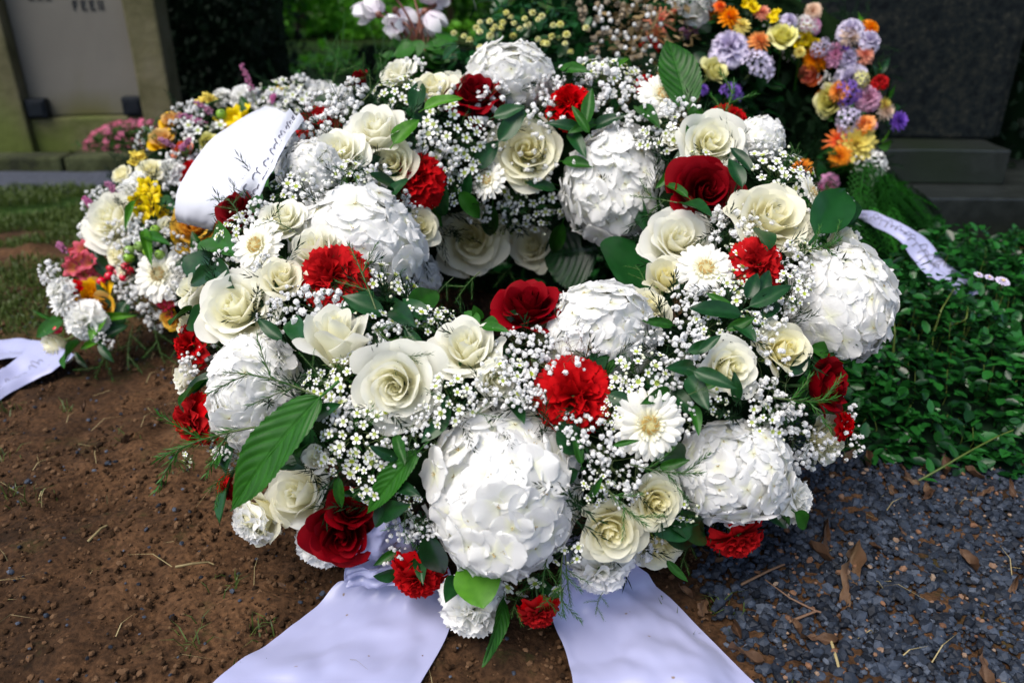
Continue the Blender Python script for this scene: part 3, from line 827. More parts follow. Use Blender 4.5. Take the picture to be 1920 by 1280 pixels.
# near soil, with its lumps and hollows
m_soil, nt, out = newmat('soil'); L = nt.links.new
tc = N(nt, 'ShaderNodeTexCoord')
na = N(nt, 'ShaderNodeTexNoise'); na.inputs['Scale'].default_value = 3; na.inputs['Detail'].default_value = 9; na.inputs['Roughness'].default_value = .7
nb_ = N(nt, 'ShaderNodeTexNoise'); nb_.inputs['Scale'].default_value = 140; nb_.inputs['Detail'].default_value = 6
L(tc.outputs['Object'], na.inputs['Vector']); L(tc.outputs['Object'], nb_.inputs['Vector'])
cr = N(nt, 'ShaderNodeValToRGB'); e = cr.color_ramp.elements
e[0].position = .36; e[0].color = (.018, .010, .005, 1); e[1].position = .66; e[1].color = (.125, .066, .032, 1)
q = e.new(.5); q.color = (.058, .030, .0145, 1)
L(na.outputs[0], cr.inputs[0])
c2 = N(nt, 'ShaderNodeValToRGB'); c2.color_ramp.elements[0].position = .35; c2.color_ramp.elements[0].color = (.35, .33, .3, 1); c2.color_ramp.elements[1].position = .65; c2.color_ramp.elements[1].color = (1.2, 1.15, 1.1, 1)
L(nb_.outputs[0], c2.inputs[0])
mx = N(nt, 'ShaderNodeMix', data_type='RGBA', blend_type='MULTIPLY'); mx.inputs[0].default_value = .8; L(cr.outputs[0], mx.inputs[6]); L(c2.outputs[0], mx.inputs[7])
# moss in patches
nm = N(nt, 'ShaderNodeTexNoise'); nm.inputs['Scale'].default_value = 5.5; nm.inputs['Detail'].default_value = 10; nm.inputs['Roughness'].default_value = .75; L(tc.outputs['Object'], nm.inputs['Vector'])
rm = N(nt, 'ShaderNodeMapRange'); rm.inputs['From Min'].default_value = .56; rm.inputs['From Max'].default_value = .70; L(nm.outputs[0], rm.inputs[0])
m2 = N(nt, 'ShaderNodeMix', data_type='RGBA'); L(rm.outputs[0], m2.inputs[0]); L(mx.outputs[2], m2.inputs[6]); m2.inputs[7].default_value = (.022, .030, .006, 1)
ag = N(nt, 'ShaderNodeAttribute', attribute_name='tint'); m3 = N(nt, 'ShaderNodeMix', data_type='RGBA'); L(ag.outputs['Fac'], m3.inputs[0]); L(m2.outputs[2], m3.inputs[6]); m3.inputs[7].default_value = (.024, .034, .008, 1)
p = N(nt, 'ShaderNodeBsdfPrincipled'); p.inputs['Roughness'].default_value = .95; p.inputs['Specular IOR Level'].default_value = .15; L(m3.outputs[2], p.inputs['Base Color'])
bp = N(nt, 'ShaderNodeBump'); bp.inputs['Distance'].default_value = .004; bp.inputs['Strength'].default_value = .8; L(nb_.outputs[0], bp.inputs['Height']); L(bp.outputs[0], p.inputs['Normal']); L(p.outputs[0], out.inputs[0])
xs = np.linspace(-1.75, 1.9, 420); ys = np.linspace(.35, 2.55, 270)
X, Y = np.meshgrid(xs, ys, indexing='ij')
Z = ground_z(X, Y) + .010 * fbm(X * 30, Y * 30, 4, 21) + .006 * np.abs(fbm(X * 70, Y * 70, 2, 9))
# print of a heel and hollows at the left
def dent(cx, cyy, r, dz, w=.25): return dz * np.exp(-(((np.hypot((X - cx) / 1.6, Y - cyy) - r) / (r * w)) ** 2))
Z += dent(-.56, 1.22, .045, -.012) + dent(-.64, 1.02, .02, -.015, 1.2) + dent(-.42, 1.36, .05, -.010, .5)
edge = np.minimum.reduce([smooth(-1.75, -1.55, X), smooth(1.9, 1.75, X), smooth(2.55, 2.35, Y), smooth(.35, .36, Y)])
Z = Z * edge - .016 * (1 - edge)
tg = smooth(.0, .5, (-X - .72) + .25 * fbm(X * 1.4, Y * 1.4, 3, 2)) * smooth(1.5, 1.8, Y) * smooth(-.3, .1, fbm(X * 2.4, Y * 5, 4, 77))
g = G(); g.add(np.stack([X, Y, Z], -1).reshape(-1, 3), qgrid(len(xs), len(ys)), 0, tg.ravel())
link('soil', g.mesh('soil', [m_soil]), kind='structure')

m_crumb = speck_mat('soil_crumbs', [(.020, .011, .006), (.062, .032, .015), (.10, .054, .027), (.16, .092, .050)], .95, .1)
m_grav = speck_mat('gravel', [(.006, .008, .012), (.014, .019, .030), (.030, .040, .060), (.052, .068, .100), (.11, .13, .17)], .6, .2)
def stones(n, xy, smin, smax, mat, name, label_kind, flat=.62, z0=.0, tint=None, seed=5, sub=None):
    rng = np.random.default_rng(seed); g = G()
    x, y = xy
    n = len(x); zz = ground_z(x, y) + z0
    s = smin * (smax / smin) ** (rng.random(n) ** 2.2)
    per = max(1, n // 14)
    for k in range(0, n, per):
        V = ICO_V * (1 + rng.uniform(-.20, .20, (12, 1))) * [1, rng.uniform(.65, .95), flat * rng.uniform(.7, 1.2)]
        sl = slice(k, min(n, k + per)); m = sl.stop - k
        B = rand_rot(m, rng, .9) * s[sl][:, None, None]
        t = rng.random(m) if tint is None else tint[sl]
        g.many(V, ICO_F, B, np.stack([x[sl], y[sl], zz[sl] + s[sl] * .25], 1), 0, np.clip(t, 0, 1) + (1e-6 if m == 12 else 0))
    link(name, g.mesh(name, [mat], smooth=False), kind='stuff')
rng = np.random.default_rng(3)
x = rng.uniform(-1.3, .9, 60000); y = .45 + 1.7 * rng.random(60000) ** 1.3
k = (gravel_edge(x, y) < .03) & (fbm(x * 5, y * 5, 3, 31) > -.12 - .25 * rng.random(60000)) & (np.abs(x) < .25 + .75 * y)
x, y = x[k][:23000], y[k][:23000]
stones(0, (x, y), .0011, .0060, m_crumb, 'soil_crumbs', None, .8, .003, seed=6)
# blue-grey chips strewn on the soil
x = rng.uniform(-1.2, .6, 1500); y = .45 + 1.5 * rng.random(1500) ** 1.2
stones(0, (x, y), .002, .0058, m_grav, 'stone_chips', None, .6, .006, seed=8)
# gravel bed
x = rng.uniform(.08, 1.75, 62000); y = .42 + 1.25 * rng.random(62000)
ge = gravel_edge(x, y)
k = (ge > 0) & (rng.random(62000) < .25 + 9 * np.clip(ge, 0, .1)) & (np.abs(x) < .25 + .75 * y)
x, y = x[k], y[k]
stones(0, (x, y), .0034, .0098, m_grav, 'gravel', None, .78, .003, tint=np.clip(rng.beta(2, 2.6, len(x)), 0, 1), seed=9)
k = rng.random(len(x)) < .035
stones(0, (x[k] + .003, y[k]), .002, .006, speck_mat('gravel_brown', [(.10, .05, .03), (.22, .11, .06), (.30, .22, .16)], .8), 'brown_grit', None, .7, .009, seed=10)

# gravel path far left
g = G(); xs = np.linspace(-6, -.2, 60); ys = np.linspace(2.92, 3.30, 10); X, Y = np.meshgrid(xs, ys, indexing='ij')
Y = Y + .03 * np.sin(X * 3) * (Y < 3.1)
g.add(np.stack([X, Y, -.012 + .008 * fbm(X * 12, Y * 12, 3, 4)], -1).reshape(-1, 3), qgrid(60, 10))
link('path', g.mesh('path', [stone_mat('path_grit', [(.03, .035, .05), (.08, .09, .12)], 60, .9, .6, .01)]), kind='structure')

# grass
def blades(name, x, y, h, mat, seed, lean=.5, w=.0016):
    rng = np.random.default_rng(seed); n = len(x); g = G()
    a = rng.uniform(0, 6.28, n); hh = h * rng.uniform(.4, 1.2, n); ln = rng.uniform(.1, lean + .4, n)
    z = ground_z(x, y) - .004
    b = rng.uniform(0, 6.28, n); sx, sy = np.cos(b) * w, np.sin(b) * w
    dx, dy = np.cos(a) * ln * hh, np.sin(a) * ln * hh
    V = np.stack([np.stack([x - sx, y - sy, z], 1), np.stack([x + sx, y + sy, z], 1),
                  np.stack([x + dx * .4 + sx * .8, y + dy * .4 + sy * .8, z + hh * .62], 1), np.stack([x + dx * .4 - sx * .8, y + dy * .4 - sy * .8, z + hh * .62], 1),
                  np.stack([x + dx, y + dy, z + hh * (1 - .3 * ln)], 1)], 1)
    base = (np.arange(n) * 5)[:, None]
    g.add(V.reshape(-1, 3), base + np.array([0, 1, 2, 3]), 0, np.repeat(rng.uniform(-.2, .4, n), 5))
    g.add(V.reshape(-1, 3), base + np.array([3, 2, 4]), 0, np.repeat(rng.uniform(-.2, .4, n), 5))
    link(name, g.mesh(name, [mat]), kind='stuff')
MT['grass'] = leaf_mat('grass', (.020, .042, .007), (.08, .12, .02), .5, .3)
MT['straw'] = leaf_mat('straw', (.16, .12, .05), (.32, .26, .12), .7, .1)
n = 60000; x = rng.uniform(-2.9, -.55, n); y = rng.uniform(1.5, 2.98, n)
dens = smooth(.0, .5, (-x - .72) + .25 * fbm(x * 1.4, y * 1.4, 3, 2)) * smooth(1.5, 1.8, y) * (fbm(x * 2.4, y * 5, 4, 77) > -.22)
k = (rng.random(n) < dens * .9) & (x < -.2 - .0 * y); blades('grass', x[k], y[k], .030, MT['grass'], 4, w=.0024)
n = 900; cx = np.repeat(rng.uniform(-1.0, .35, 60), 15); cyy = np.repeat(.5 + 1.2 * rng.random(60) ** 1.3, 15)
x = cx + rng.normal(0, .012, n); y = cyy + rng.normal(0, .012, n); blades('grass_tufts', x, y, .028, MT['grass'], 6, 1.2, .0011)
x = rng.uniform(-1.0, 1.1, 260); y = .5 + 1.1 * rng.random(260) ** 1.2; blades('dry_stalks', x, y, .035, MT['straw'], 12, 3.5, .0008)

# --- pale headstone with a plate held in its frame, at the left behind
MT['sandstone'] = stone_mat('sandstone', [(.045, .045, .014), (.11, .10, .05), (.145, .13, .08)], 5, .9, .4, .01, tintcol=(.09, .12, .02))
MT['plate'] = stone_mat('plate_stone', [(.135, .125, .105), (.155, .145, .122)], 3, .7, .1, .003, tintcol=(.09, .085, .02))
MT['bronze'] = stone_mat('bronze', [(.003, .005, .008), (.010, .014, .02)], 30, .5, .2, .003, spec=.2)
MT['mossy'] = stone_mat('mossy_kerb', [(.008, .009, .006), (.030, .036, .012), (.06, .07, .03)], 9, .95, .5, .01)
hs = empty('headstone', (-1.93, 3.72, -.01), 'pale mossy headstone with a framed lettered plate on two dark blocks', 'headstone')
hs.rotation_euler = (0, 0, R(9))
def part(name, g, mats, parent, smooth_=False, **kw): return link(name, g.mesh(name, mats, smooth_), parent, **kw)
def stone_block(x0, x1, y0, y1, z0, z1, mat, name, parent, n=10, moss=.25, bev=.01):
    import bmesh
    bm = bmesh.new(); bmesh.ops.create_cube(bm, size=1, matrix=Matrix.Translation(((x0 + x1) / 2, (y0 + y1) / 2, (z0 + z1) / 2)) @ Matrix.Diagonal((x1 - x0, y1 - y0, z1 - z0, 1)))
    bmesh.ops.bevel(bm, geom=bm.edges[:], offset=bev, segments=2, affect='EDGES', profile=.6)
    bmesh.ops.subdivide_edges(bm, edges=[e for e in bm.edges if e.calc_length() > .05], cuts=n, use_grid_fill=True)
    bmesh.ops.triangulate(bm, faces=bm.faces[:])
    V = np.array([v.co[:] for v in bm.verts]); bm.verts.index_update(); F = [[v.index for v in f.verts] for f in bm.faces]; bm.free()
    nzz = fbm(V[:, 0] * 6 + V[:, 1], V[:, 2] * 5 + 3, 4, 13)
    t = np.clip(1 - (V[:, 2] - z0) / moss + nzz * 1.1, 0, 1) * .9 if moss > 0 else np.zeros(len(V))
    V = V + .003 * np.stack([nzz, nzz, nzz], 1)
    gg = G(); gg.add(V, F, 0, t); return part(name, gg, [mat], parent)
stone_block(.27, .40, -.10, .12, .0, 1.4, MT['sandstone'], 'frame_post', hs)
stone_block(-.62, -.22, -.10, .12, .0, 1.4, MT['sandstone'], 'frame_post', hs)
stone_block(-.218, .268, -.06, .12, .0, .155, MT['sandstone'], 'plinth', hs, moss=.35)
stone_block(-.218, .268, -.02, .12, .157, 1.4, MT['plate'], 'plate', hs, moss=.12)
for sx in (-.175, .225):
    g = G(); box(g, sx - .042, sx + .042, -.082, -.024, .160, .240, 0, .006); box(g, sx - .03, sx + .03, -.09, -.083, .172, .228, 0, .002); part('bracket', g, [MT['bronze']], hs)
# weathered letters, cut off by the picture's top edge
g = G()
def strokes(g, x, z, h, pat):
    w = h * .5; t = h * .16
    P = {'l': [(0, 0, t, h)], 'b': [(0, 0, w, t)], 't': [(0, h - t, w, h)], 'm': [(0, h * .45, w * .8, h * .45 + t)], 'r': [(w - t, 0, w, h)]}
    for c in pat:
        for a, b, c2, d in P[c]: box(g, x + a, x + c2, -.024, -.0205, z + b, z + d)
hh = .045
for i, pt in enumerate(['ltm', 'lbtm', 'lbtm', 'lr']): strokes(g, .05 + i * .034, .595 - .0 * i, hh * .9, pt)
for i, pt in enumerate(['lbt', 'lr', 'lbtm']): strokes(g, -.12 + i * .034, .635, hh * .9, pt)
part('lettering', g, [MT['bronze']], hs)
# kerb in front of it
kb = empty('grave_kerb', (-1.9, 3.35, 0), 'dark mossy kerb stones edging the grave below the pale headstone', 'kerb')
kb.rotation_euler = (0, 0, R(3))
xx = -1.6
for w in (.9, .75, .6, .65, .7):
    stone_block(xx, xx + w - .012, -.05, .07, -.03, .045, MT['mossy'], 'kerb_stone', kb, 6, 0, .012); xx += w

def leaf_quads(rng, n, size, mat_tilt=None, ratio=.5):
    """n small folded leaves: base arrays"""
    V = np.array([[0, 0, 0], [-ratio * .5, .45, .10], [0, 1, -.05], [ratio * .5, .45, .10]]); F = np.array([[0, 1, 2], [0, 2, 3]])
    return V, F
OVAL_V = np.array([[0, 0, 0], [-.22, .22, .05], [-.29, .52, .07], [-.17, .84, .02], [0, 1, -.06], [.17, .84, .02], [.29, .52, .07], [.22, .22, .05], [0, .5, -.02]])
OVAL_F = np.array([[0, 1, 8], [1, 2, 8], [2, 3, 8], [3, 4, 8], [4, 5, 8], [5, 6, 8], [6, 7, 8], [7, 0, 8]])
def leaf_cloud(g, P, size, rng, tilt=None, mi=0, V=OVAL_V, F=OVAL_F, tlo=-.25, thi=.35):
    n = len(P); B = rand_rot(n, rng, tilt); s = size * rng.uniform(.6, 1.25, n)
    g.many(V, F, B * s[:, None, None], P, mi, rng.uniform(tlo, thi, n) + (1e-7 if n == len(V) else 0))

# pink flowering plant by the headstone
def small_plant(name, loc, rx, ry, h, nl, ls, nf, fs, lm, fm, label, cat, seed, group=None, open_=.8):
    rng = np.random.default_rng(seed); root = empty(name, loc, label, cat, group)
    g = G(); th = np.arccos(rng.uniform(.0, 1, nl)); ph = rng.uniform(0, 6.28, nl); r = rng.uniform(.4, 1, nl) ** .5
    P = np.stack([rx * r * np.sin(th) * np.cos(ph), ry * r * np.sin(th) * np.sin(ph), h * r * np.cos(th)], 1); P[:, :2] *= 1 + .15 * rng.normal(size=(nl, 2))
    leaf_cloud(g, P, ls, rng, 1.2); link('foliage', g.mesh('foliage', [MT[lm]]), root, kind='stuff')
    g = G(); V, F = None, None
    b = G(); vv, ff, tt = blossom_arrays(seed)
    th = np.arccos(rng.uniform(.15, 1, nf)); ph = rng.uniform(0, 6.28, nf)
    P = np.stack([rx * np.sin(th) * np.cos(ph), ry * np.sin(th) * np.sin(ph), h * 1.05 * np.cos(th)], 1)
    g.many(vv, ff, rand_rot(nf, rng, 1.2) * fs * rng.uniform(.7, 1.2, nf)[:, None, None], P, 0, rng.uniform(.2, 1, nf))
    link('blossoms', g.mesh('blossoms', [MT[fm]]), root, kind='stuff')
    return root
small_plant('begonia_plant', (-1.62, 3.50, -.01), .25, .10, .16, 1500, .022, 260, .012, 'leaf_mid', 'begonia', 'low plant with pink blossoms beside the pale headstone', 'plant', 4)

# --- dark granite monument at the right
MT['granite'] = stone_mat('granite', [(.002, .003, .004), (.006, .009, .010), (.013, .015, .013), (.034, .034, .028)], 55, .5, .15, .002, spec=.12, contrast=(.35, .72))
MT['granite_step'] = stone_mat('granite_step', [(.005, .007, .006), (.011, .014, .013), (.022, .027, .025)], 25, .42, .3, .003, spec=.6, tintcol=(.006, .012, .003), contrast=(.3, .75))
mo = empty('monument', (1.3, 2.45, 0), 'dark polished granite monument on two stone steps', 'monument')
mo.rotation_euler = (0, 0, R(-1.5))
stone_block(-.62, 1.3, -.13, .55, -.02, .137, MT['granite_step'], 'step', mo, 10, .12, .008)
stone_block(-.55, .235, .03, .50, .138, .246, MT['granite_step'], 'step', mo, 8, .35, .006)
stone_block(-.47, .262, .19, .42, .2465, 1.7, MT['granite'], 'slab', mo, 8, 0, .012)
stone_block(.263, .30, .23, .42, .2465, 1.7, MT['granite'], 'slab_edge', mo, 4, 0, .008)

# --- dark clipped hedges and far greenery
def foliage_box(name, x0, x1, y0, y1, z0, z1, n, size, mat, label, cat, seed, group=None, wob=.12, round_=0):
    rng = np.random.default_rng(seed); cx, cyc = (x0 + x1) / 2, (y0 + y1) / 2
    root = empty(name, (cx, cyc, z0), label, cat, group); g = G()
    f = rng.random(n); X = rng.uniform(x0, x1, n); Z = z0 + (z1 - z0) * rng.random(n); Y = y0 + np.abs(rng.normal(0, .08, n))
    top = f > .75; Z[top] = z1 - np.abs(rng.normal(0, .05, top.sum())); Y[top] = rng.uniform(y0, y1, top.sum())
    sd = f < .12; X[sd] = np.where(rng.random(sd.sum()) < .5, x0, x1) + rng.normal(0, .04, sd.sum()); Y[sd] = rng.uniform(y0, y1, sd.sum())
    w = wob * fbm(X * 3, Z * 3 + Y, 3, seed); Y = Y + w; Z = Z + w * (Z > z0 + .3) ; X = X + wob * fbm(Y * 3, Z * 3, 3, seed + 1)
    leaf_cloud(g, np.stack([X - cx, Y - cyc, Z - z0], 1), size, rng, None)
    link('foliage', g.mesh('foliage', [mat]), root, kind='stuff')
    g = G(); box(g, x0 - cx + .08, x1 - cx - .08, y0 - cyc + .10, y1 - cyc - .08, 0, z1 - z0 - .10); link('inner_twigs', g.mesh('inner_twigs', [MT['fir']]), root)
    for k in range(3):
        g = G(); xk = (x1 - x0) * (k - 1) * .3; tube(g, [[xk, 0, 0], [xk + .02, .02, (z1 - z0) * .8]], .04, .02, 6); link('trunk', g.mesh('trunk', [MT['stem_brown']]), root)
    return root
MT['yew'] = leaf_mat('yew', (.002, .006, .003), (.005, .017, .007), .6, .03, .15)
MT['far_leaf'] = leaf_mat('far_leaf', (.025, .13, .005), (.16, .50, .025), .5, .35)
foliage_box('yew_hedge', -2.75, -1.30, 4.5, 5.3, 0, 2.6, 22000, .035, MT['yew'], 'tall black-green yew hedge behind the pale headstone', 'hedge', 31)
foliage_box('yew_hedge', -.98, 1.05, 5.6, 6.2, 0, .25, 9000, .03, MT['yew'], 'low dark hedge in front of the sunlit greenery', 'hedge', 32)
foliage_box('yew_hedge', .35, 2.2, 4.2, 5.0, 0, 2.6, 18000, .035, MT['yew'], 'tall dark hedge behind the granite monument', 'hedge', 33)
foliage_box('yew_hedge', 1.66, 3.6, 2.75, 3.4, -.02, 2.3, 9000, .035, MT['yew'], 'dark hedge close against the right side of the granite monument', 'hedge', 34)
def bush(name, c, r, n, size, mat, label, cat, seed, group=None, trunk_h=0.0):
    rng = np.random.default_rng(seed); root = empty(name, (c[0], c[1], 0), label, cat, group)
    lumps = [(np.array([rng.normal(0, .45) * r[0], rng.normal(0, .4) * r[1], c[2] + rng.uniform(-.5, .6) * r[2]]), rng.uniform(.35, .62)) for _ in range(14)]
    P = []
    for i in range(n):
        l, q = lumps[rng.integers(14)]; d = rng.normal(size=3); d /= np.linalg.norm(d); P.append(l + d * np.array(r) * q * rng.uniform(.75, 1.08))
    P = np.array(P); P[:, 2] = np.maximum(P[:, 2], .02)
    g = G(); leaf_cloud(g, P, size, rng, 1.6); link('crown', g.mesh('crown', [mat]), root, kind='stuff')
    g = G(); tube(g, [[0, 0, 0], [.05, 0, c[2] * .6], [0, .05, c[2] + r[2] * .4]], .09, .03, 7)
    for k in range(5):
        a = k * 1.3; tube(g, [[0, 0, c[2] * .4], [r[0] * .5 * math.cos(a), r[1] * .5 * math.sin(a), c[2] + r[2] * .2]], .04, .012, 5)
    link('trunk', g.mesh('trunk', [MT['stem_brown']]), root)
    return root
for i, (bx, by, br, lb) in enumerate([(-2.6, 10.5, 1.2, 'bright green bush behind the low hedge, nearest the tall yew'), (-.9, 12.0, 1.3, 'bright green bush behind the low hedge, left of the cyclamen'),
                          (1.2, 11.0, 1.2, 'green bush mostly hidden behind the cyclamen and chrysanthemum'), (-1.9, 15.5, 1.8, 'largest bright green bush, farthest off at the top')]):
    bush('bush', (bx, by, br * .6), (br, br * .8, br * .75), 4200, .13, MT['far_leaf'], lb, 'bush', 50 + i, 'bushes beyond the low hedge')
for i in range(7):
    bush('tree', (-12 + i * 4.0, 23 + (i % 3), 4.5), (2.6, 2.2, 3.6), 3000, .32, MT['far_leaf'] if i % 2 else MT['cypress'], 'blurred tree far behind, seen only as green between hedge and cyclamen', 'tree', 60 + i, 'trees far behind the graves')
# unseen trees, added so their crowns shade the graves from above
def shade_tree(x, y, zc, r, n, label, seed):
    rng = np.random.default_rng(seed); root = empty('tree', (x, y, 0), label, 'tree', 'added shade trees over the graves')
    g = G(); tube(g, [[0, 0, -.1], [.05, 0, zc * .5], [0, .1, zc], [0, 0, zc + r * .5]], .22, .08, 9)
    C = []
    for k in range(12):
        a = k * 2.4; e = np.array([r * rng.uniform(.5, .95) * math.cos(a), r * rng.uniform(.5, .95) * math.sin(a), zc + rng.uniform(-.1, .5) * r]); C.append(e)
        tube(g, bezier([0, 0, zc * .8], [e[0] * .5, e[1] * .5, zc + .3], e, 6), .07, .02, 5)
    link('trunk', g.mesh('trunk', [MT['stem_brown']]), root)
    C = np.array(C + [[0, 0, zc + r * .4]]); c = C[rng.integers(len(C), size=n)]; d = rng.normal(size=(n, 3)) * [.42, .42, .20] * r * .8
    P = c + d; P[:, 2] = np.maximum(P[:, 2], zc - .5); g = G(); leaf_cloud(g, P, .13, rng, 1.0)
    link('crown', g.mesh('crown', [MT['shade_tree_leaf']]), root, kind='stuff')
MT['shade_tree_leaf'] = leaf_mat('shade_leaf', (.005, .022, .004), (.02, .07, .01), .5, .15, .2)
shade_tree(-3.0, 5.9, 3.3, 2.4, 9000, 'unseen tree added behind the yew hedge to shade the pale headstone', 71)
shade_tree(1.9, 5.6, 3.2, 2.6, 9000, 'unseen tree added behind the granite monument to shade the steps', 72)
shade_tree(3.9, 3.4, 3.0, 1.8, 5000, 'unseen tree added for shade to the right of the granite monument', 73)
# low sunlit plants on the far lawn
n = 12000; x = rng.uniform(-5, 3, n); y = rng.uniform(6.6, 14, n); k = fbm(x * .8, y * .8, 3, 91) > -.05
g = G(); P = np.stack([x[k], y[k], rng.uniform(0, .10, k.sum())], 1); leaf_cloud(g, P, .10, rng, 1.0); link('undergrowth', g.mesh('undergrowth', [MT['far_leaf']]), kind='stuff')

# --- glossy creeping ground cover at the right
MT['cover'] = leaf_mat('cover_leaf', (.003, .026, .005), (.014, .10, .014), .3, .12, .4, scale=3)
MT['cover_y'] = leaf_mat('cover_stem', (.06, .09, .012), (.13, .18, .03), .5, .1)
def cover_h(x, y):
    a = smooth(1.05, 1.30, y + .05 * fbm(x * 5, y * 5, 2, 41)) * smooth(.48, .68, x + .05 * fbm(x * 6, y * 4, 2, 42)) * smooth(2.22, 2.05, y)
    return a * (.15 + .20 * fbm(x * 5, y * 5, 3, 43))
n = 19000; x = rng.uniform(.48, 1.75, n); y = rng.uniform(1.02, 2.22, n); h = cover_h(x, y); k = h > .012; x, y, h = x[k], y[k], h[k]
dz = rng.random(len(x)) ** .5
P = np.stack([x, y, h * (.45 + .6 * dz) + ground_z(x, y)], 1)
g = G(); leaf_cloud(g, P, .026, rng, 1.2, 0, tlo=-.5, thi=.55)
sel = rng.random(len(x)) < .05
for i in np.where(sel)[0][:800]:
    p = P[i]; a = rng.uniform(0, 6.28); tube(g, [[p[0], p[1], 0], [p[0] + .01 * math.cos(a), p[1] + .01 * math.sin(a), p[2] * .6], p + [0, 0, .004]], .0012, .0008, 3, 1)
link('ground_cover', g.mesh('ground_cover', [MT['cover'], MT['cover_y']]), kind='stuff')
# cover's dark soil mound
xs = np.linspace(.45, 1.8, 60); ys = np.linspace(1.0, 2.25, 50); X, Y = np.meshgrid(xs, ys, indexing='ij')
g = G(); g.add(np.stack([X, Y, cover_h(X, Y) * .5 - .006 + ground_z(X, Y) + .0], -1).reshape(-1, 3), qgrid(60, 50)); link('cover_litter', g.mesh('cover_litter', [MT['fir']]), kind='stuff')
COVER_LEAF = leaf_mesh(5, 'cover', W=.27, bend=.1, nu=5, nv=7, name='leaf')
def vine(pts, nl, ls, label, seed, r=.0022):
    rng = np.random.default_rng(seed); pts = np.array(pts); root = empty('vine', pts[0], label, 'vine', 'creeper runners in the ground cover')
    t = np.linspace(0, 1, 30); idx = t * (len(pts) - 1); C = np.stack([np.interp(idx, np.arange(len(pts)), pts[:, k]) for k in range(3)], 1)
    for _ in range(4): C[1:-1] = (C[:-2] + C[1:-1] + C[2:]) / 3
    C = C - pts[0]; g = G(); tube(g, C, r, r * .5, 5); link('stem', g.mesh('stem', [MT['cover_y']]), root)
    for i in range(nl):
        j = int((i + .6) / nl * 28); T = nrm(C[j + 1] - C[j]); sd = 1 if i % 2 else -1
        o = nrm(np.cross([0, 0, 1], T)) * sd; d = nrm(T * .5 + o + [0, 0, .25]); z = nrm(np.array([0, 0, 1]) - d * d[2]); xx = np.cross(d, z)
        link('leaf', COVER_LEAF, root, mat4(C[j], np.stack([xx, d, z], 1), ls * rng.uniform(.7, 1.1)))
vine([at_z(1715, 905, .01), at_z(1760, 880, .03), at_z(1810, 850, .05), at_z(1870, 818, .05), at_z(1915, 800, .05)], 8, .030, 'yellow-green runner with round leaves reaching over the gravel edge', 1)
vine([at_z(1752, 620, .15), at_z(1765, 580, .19), at_z(1790, 540, .20)], 2, .02, 'straight yellow-green runner standing out of the ground cover', 2)
vine([at_z(1790, 560, .17), at_z(1815, 575, .19), at_z(1812, 600, .18), at_z(1780, 612, .15)], 2, .018, 'curled yellow-green tendril looping over the ground cover', 3)
vine([at_z(1675, 660, .14), at_z(1678, 620, .18), at_z(1672, 580, .2)], 3, .02, 'upright runner beside the big white hydrangea at the right edge of the wreath', 4)

# dead leaves, twigs
def dead_leaf_mesh(seed):
    rng = np.random.default_rng(seed); nu, nv = 7, 12; U, Vv = uv(nu, nv)
    prof = np.maximum(np.sin(np.pi * Vv ** .8) ** .8, .02) * (1 + .35 * np.sin(Vv * rng.uniform(14, 22)) * (np.abs(U) > .9) * (seed % 2))
    x = U * rng.uniform(.13, .22) * prof; z = .18 * np.abs(U) ** 1.5 * rng.uniform(.3, 1.2) + .10 * np.sin(Vv * 5 + U * 2 + seed) + .05 * np.sin(Vv * 13 + U * 5)
    g = G(); g.add(np.stack([x, Vv - .5, z + .1 * Vv], -1).reshape(-1, 3), qgrid(nu, nv), 0, np.clip(.35 + .3 * rng.random() + .35 * fbm(U * 2 + seed, Vv * 4, 3, seed) + .15 * (np.abs(U) < .1), 0, 1).ravel())
    tube(g, [[0, -.5, z[3, 0]], [.03, -.7, z[3, 0] + .02]], .012, .008, 4, 0, .3)
    return g.mesh('dead_leaf', [MT['litter']])
DEAD = [dead_leaf_mesh(i) for i in range(7)]
DL = [(1590, 1090, 190, -60, 1, 'long curled grey-brown dead leaf with a ragged edge lying on the gravel'), (1545, 1030, 130, -35, 0, 'dark dead leaf lying just right of the drooping red carnation'), (1545, 1052, 90, 15, 2, 'reddish brown dead leaf crossing two other leaves on the gravel'),
      (1810, 1055, 62, 20, 4, 'narrow pale dead leaf alone in the middle of the gravel'), (1895, 1110, 80, -55, 6, 'tan dead leaf at the right edge of the gravel'), (1825, 895, 46, 30, 2, 'tan dead leaf beside the yellow-green runner'), (1895, 920, 50, 5, 0, 'purplish dead leaf under the edge of the ground cover'),
      (1625, 870, 60, -20, 3, 'orange-brown dead leaf under the rim of the wreath at the right'), (1345, 1060, 40, 0, 2, 'yellow-brown leaf scrap left below the drooping red carnation'), (1285, 1115, 40, 40, 4, 'curled brown leaf right beside the right-hand white ribbon'), (1395, 1235, 85, -15, 5, 'flat dark leaf near the lower edge of the right-hand ribbon'),
      (1490, 1180, 45, 10, 4, 'small russet leaf in the middle of the gravel'), (1535, 1205, 80, 80, 5, 'upright-looking split stalk leaf on the gravel'), (1690, 1000, 30, 30, 0, 'small orange leaf scrap on the gravel near the wreath'), (1840, 1260, 90, -50, 5, 'shredded pale stalk at the bottom right of the gravel'), (1770, 880, 60, -20, 4, 'broad brown leaf in shade below the ground cover'),
      (240, 828, 36, -25, 2, 'orange curled leaf on bare soil left of the red carnation bud'), (300, 912, 34, 10, 3, 'flat brown leaf on the soil left of the wreath'), (160, 770, 36, 15, 4, 'pale flake lying on soil below the left wreath'), (530, 1105, 28, 60, 3, 'small tan leaf on soil beside the left-hand white ribbon'), (1640, 1030, 30, 60, 2, 'small curled red-brown leaf on the gravel')]
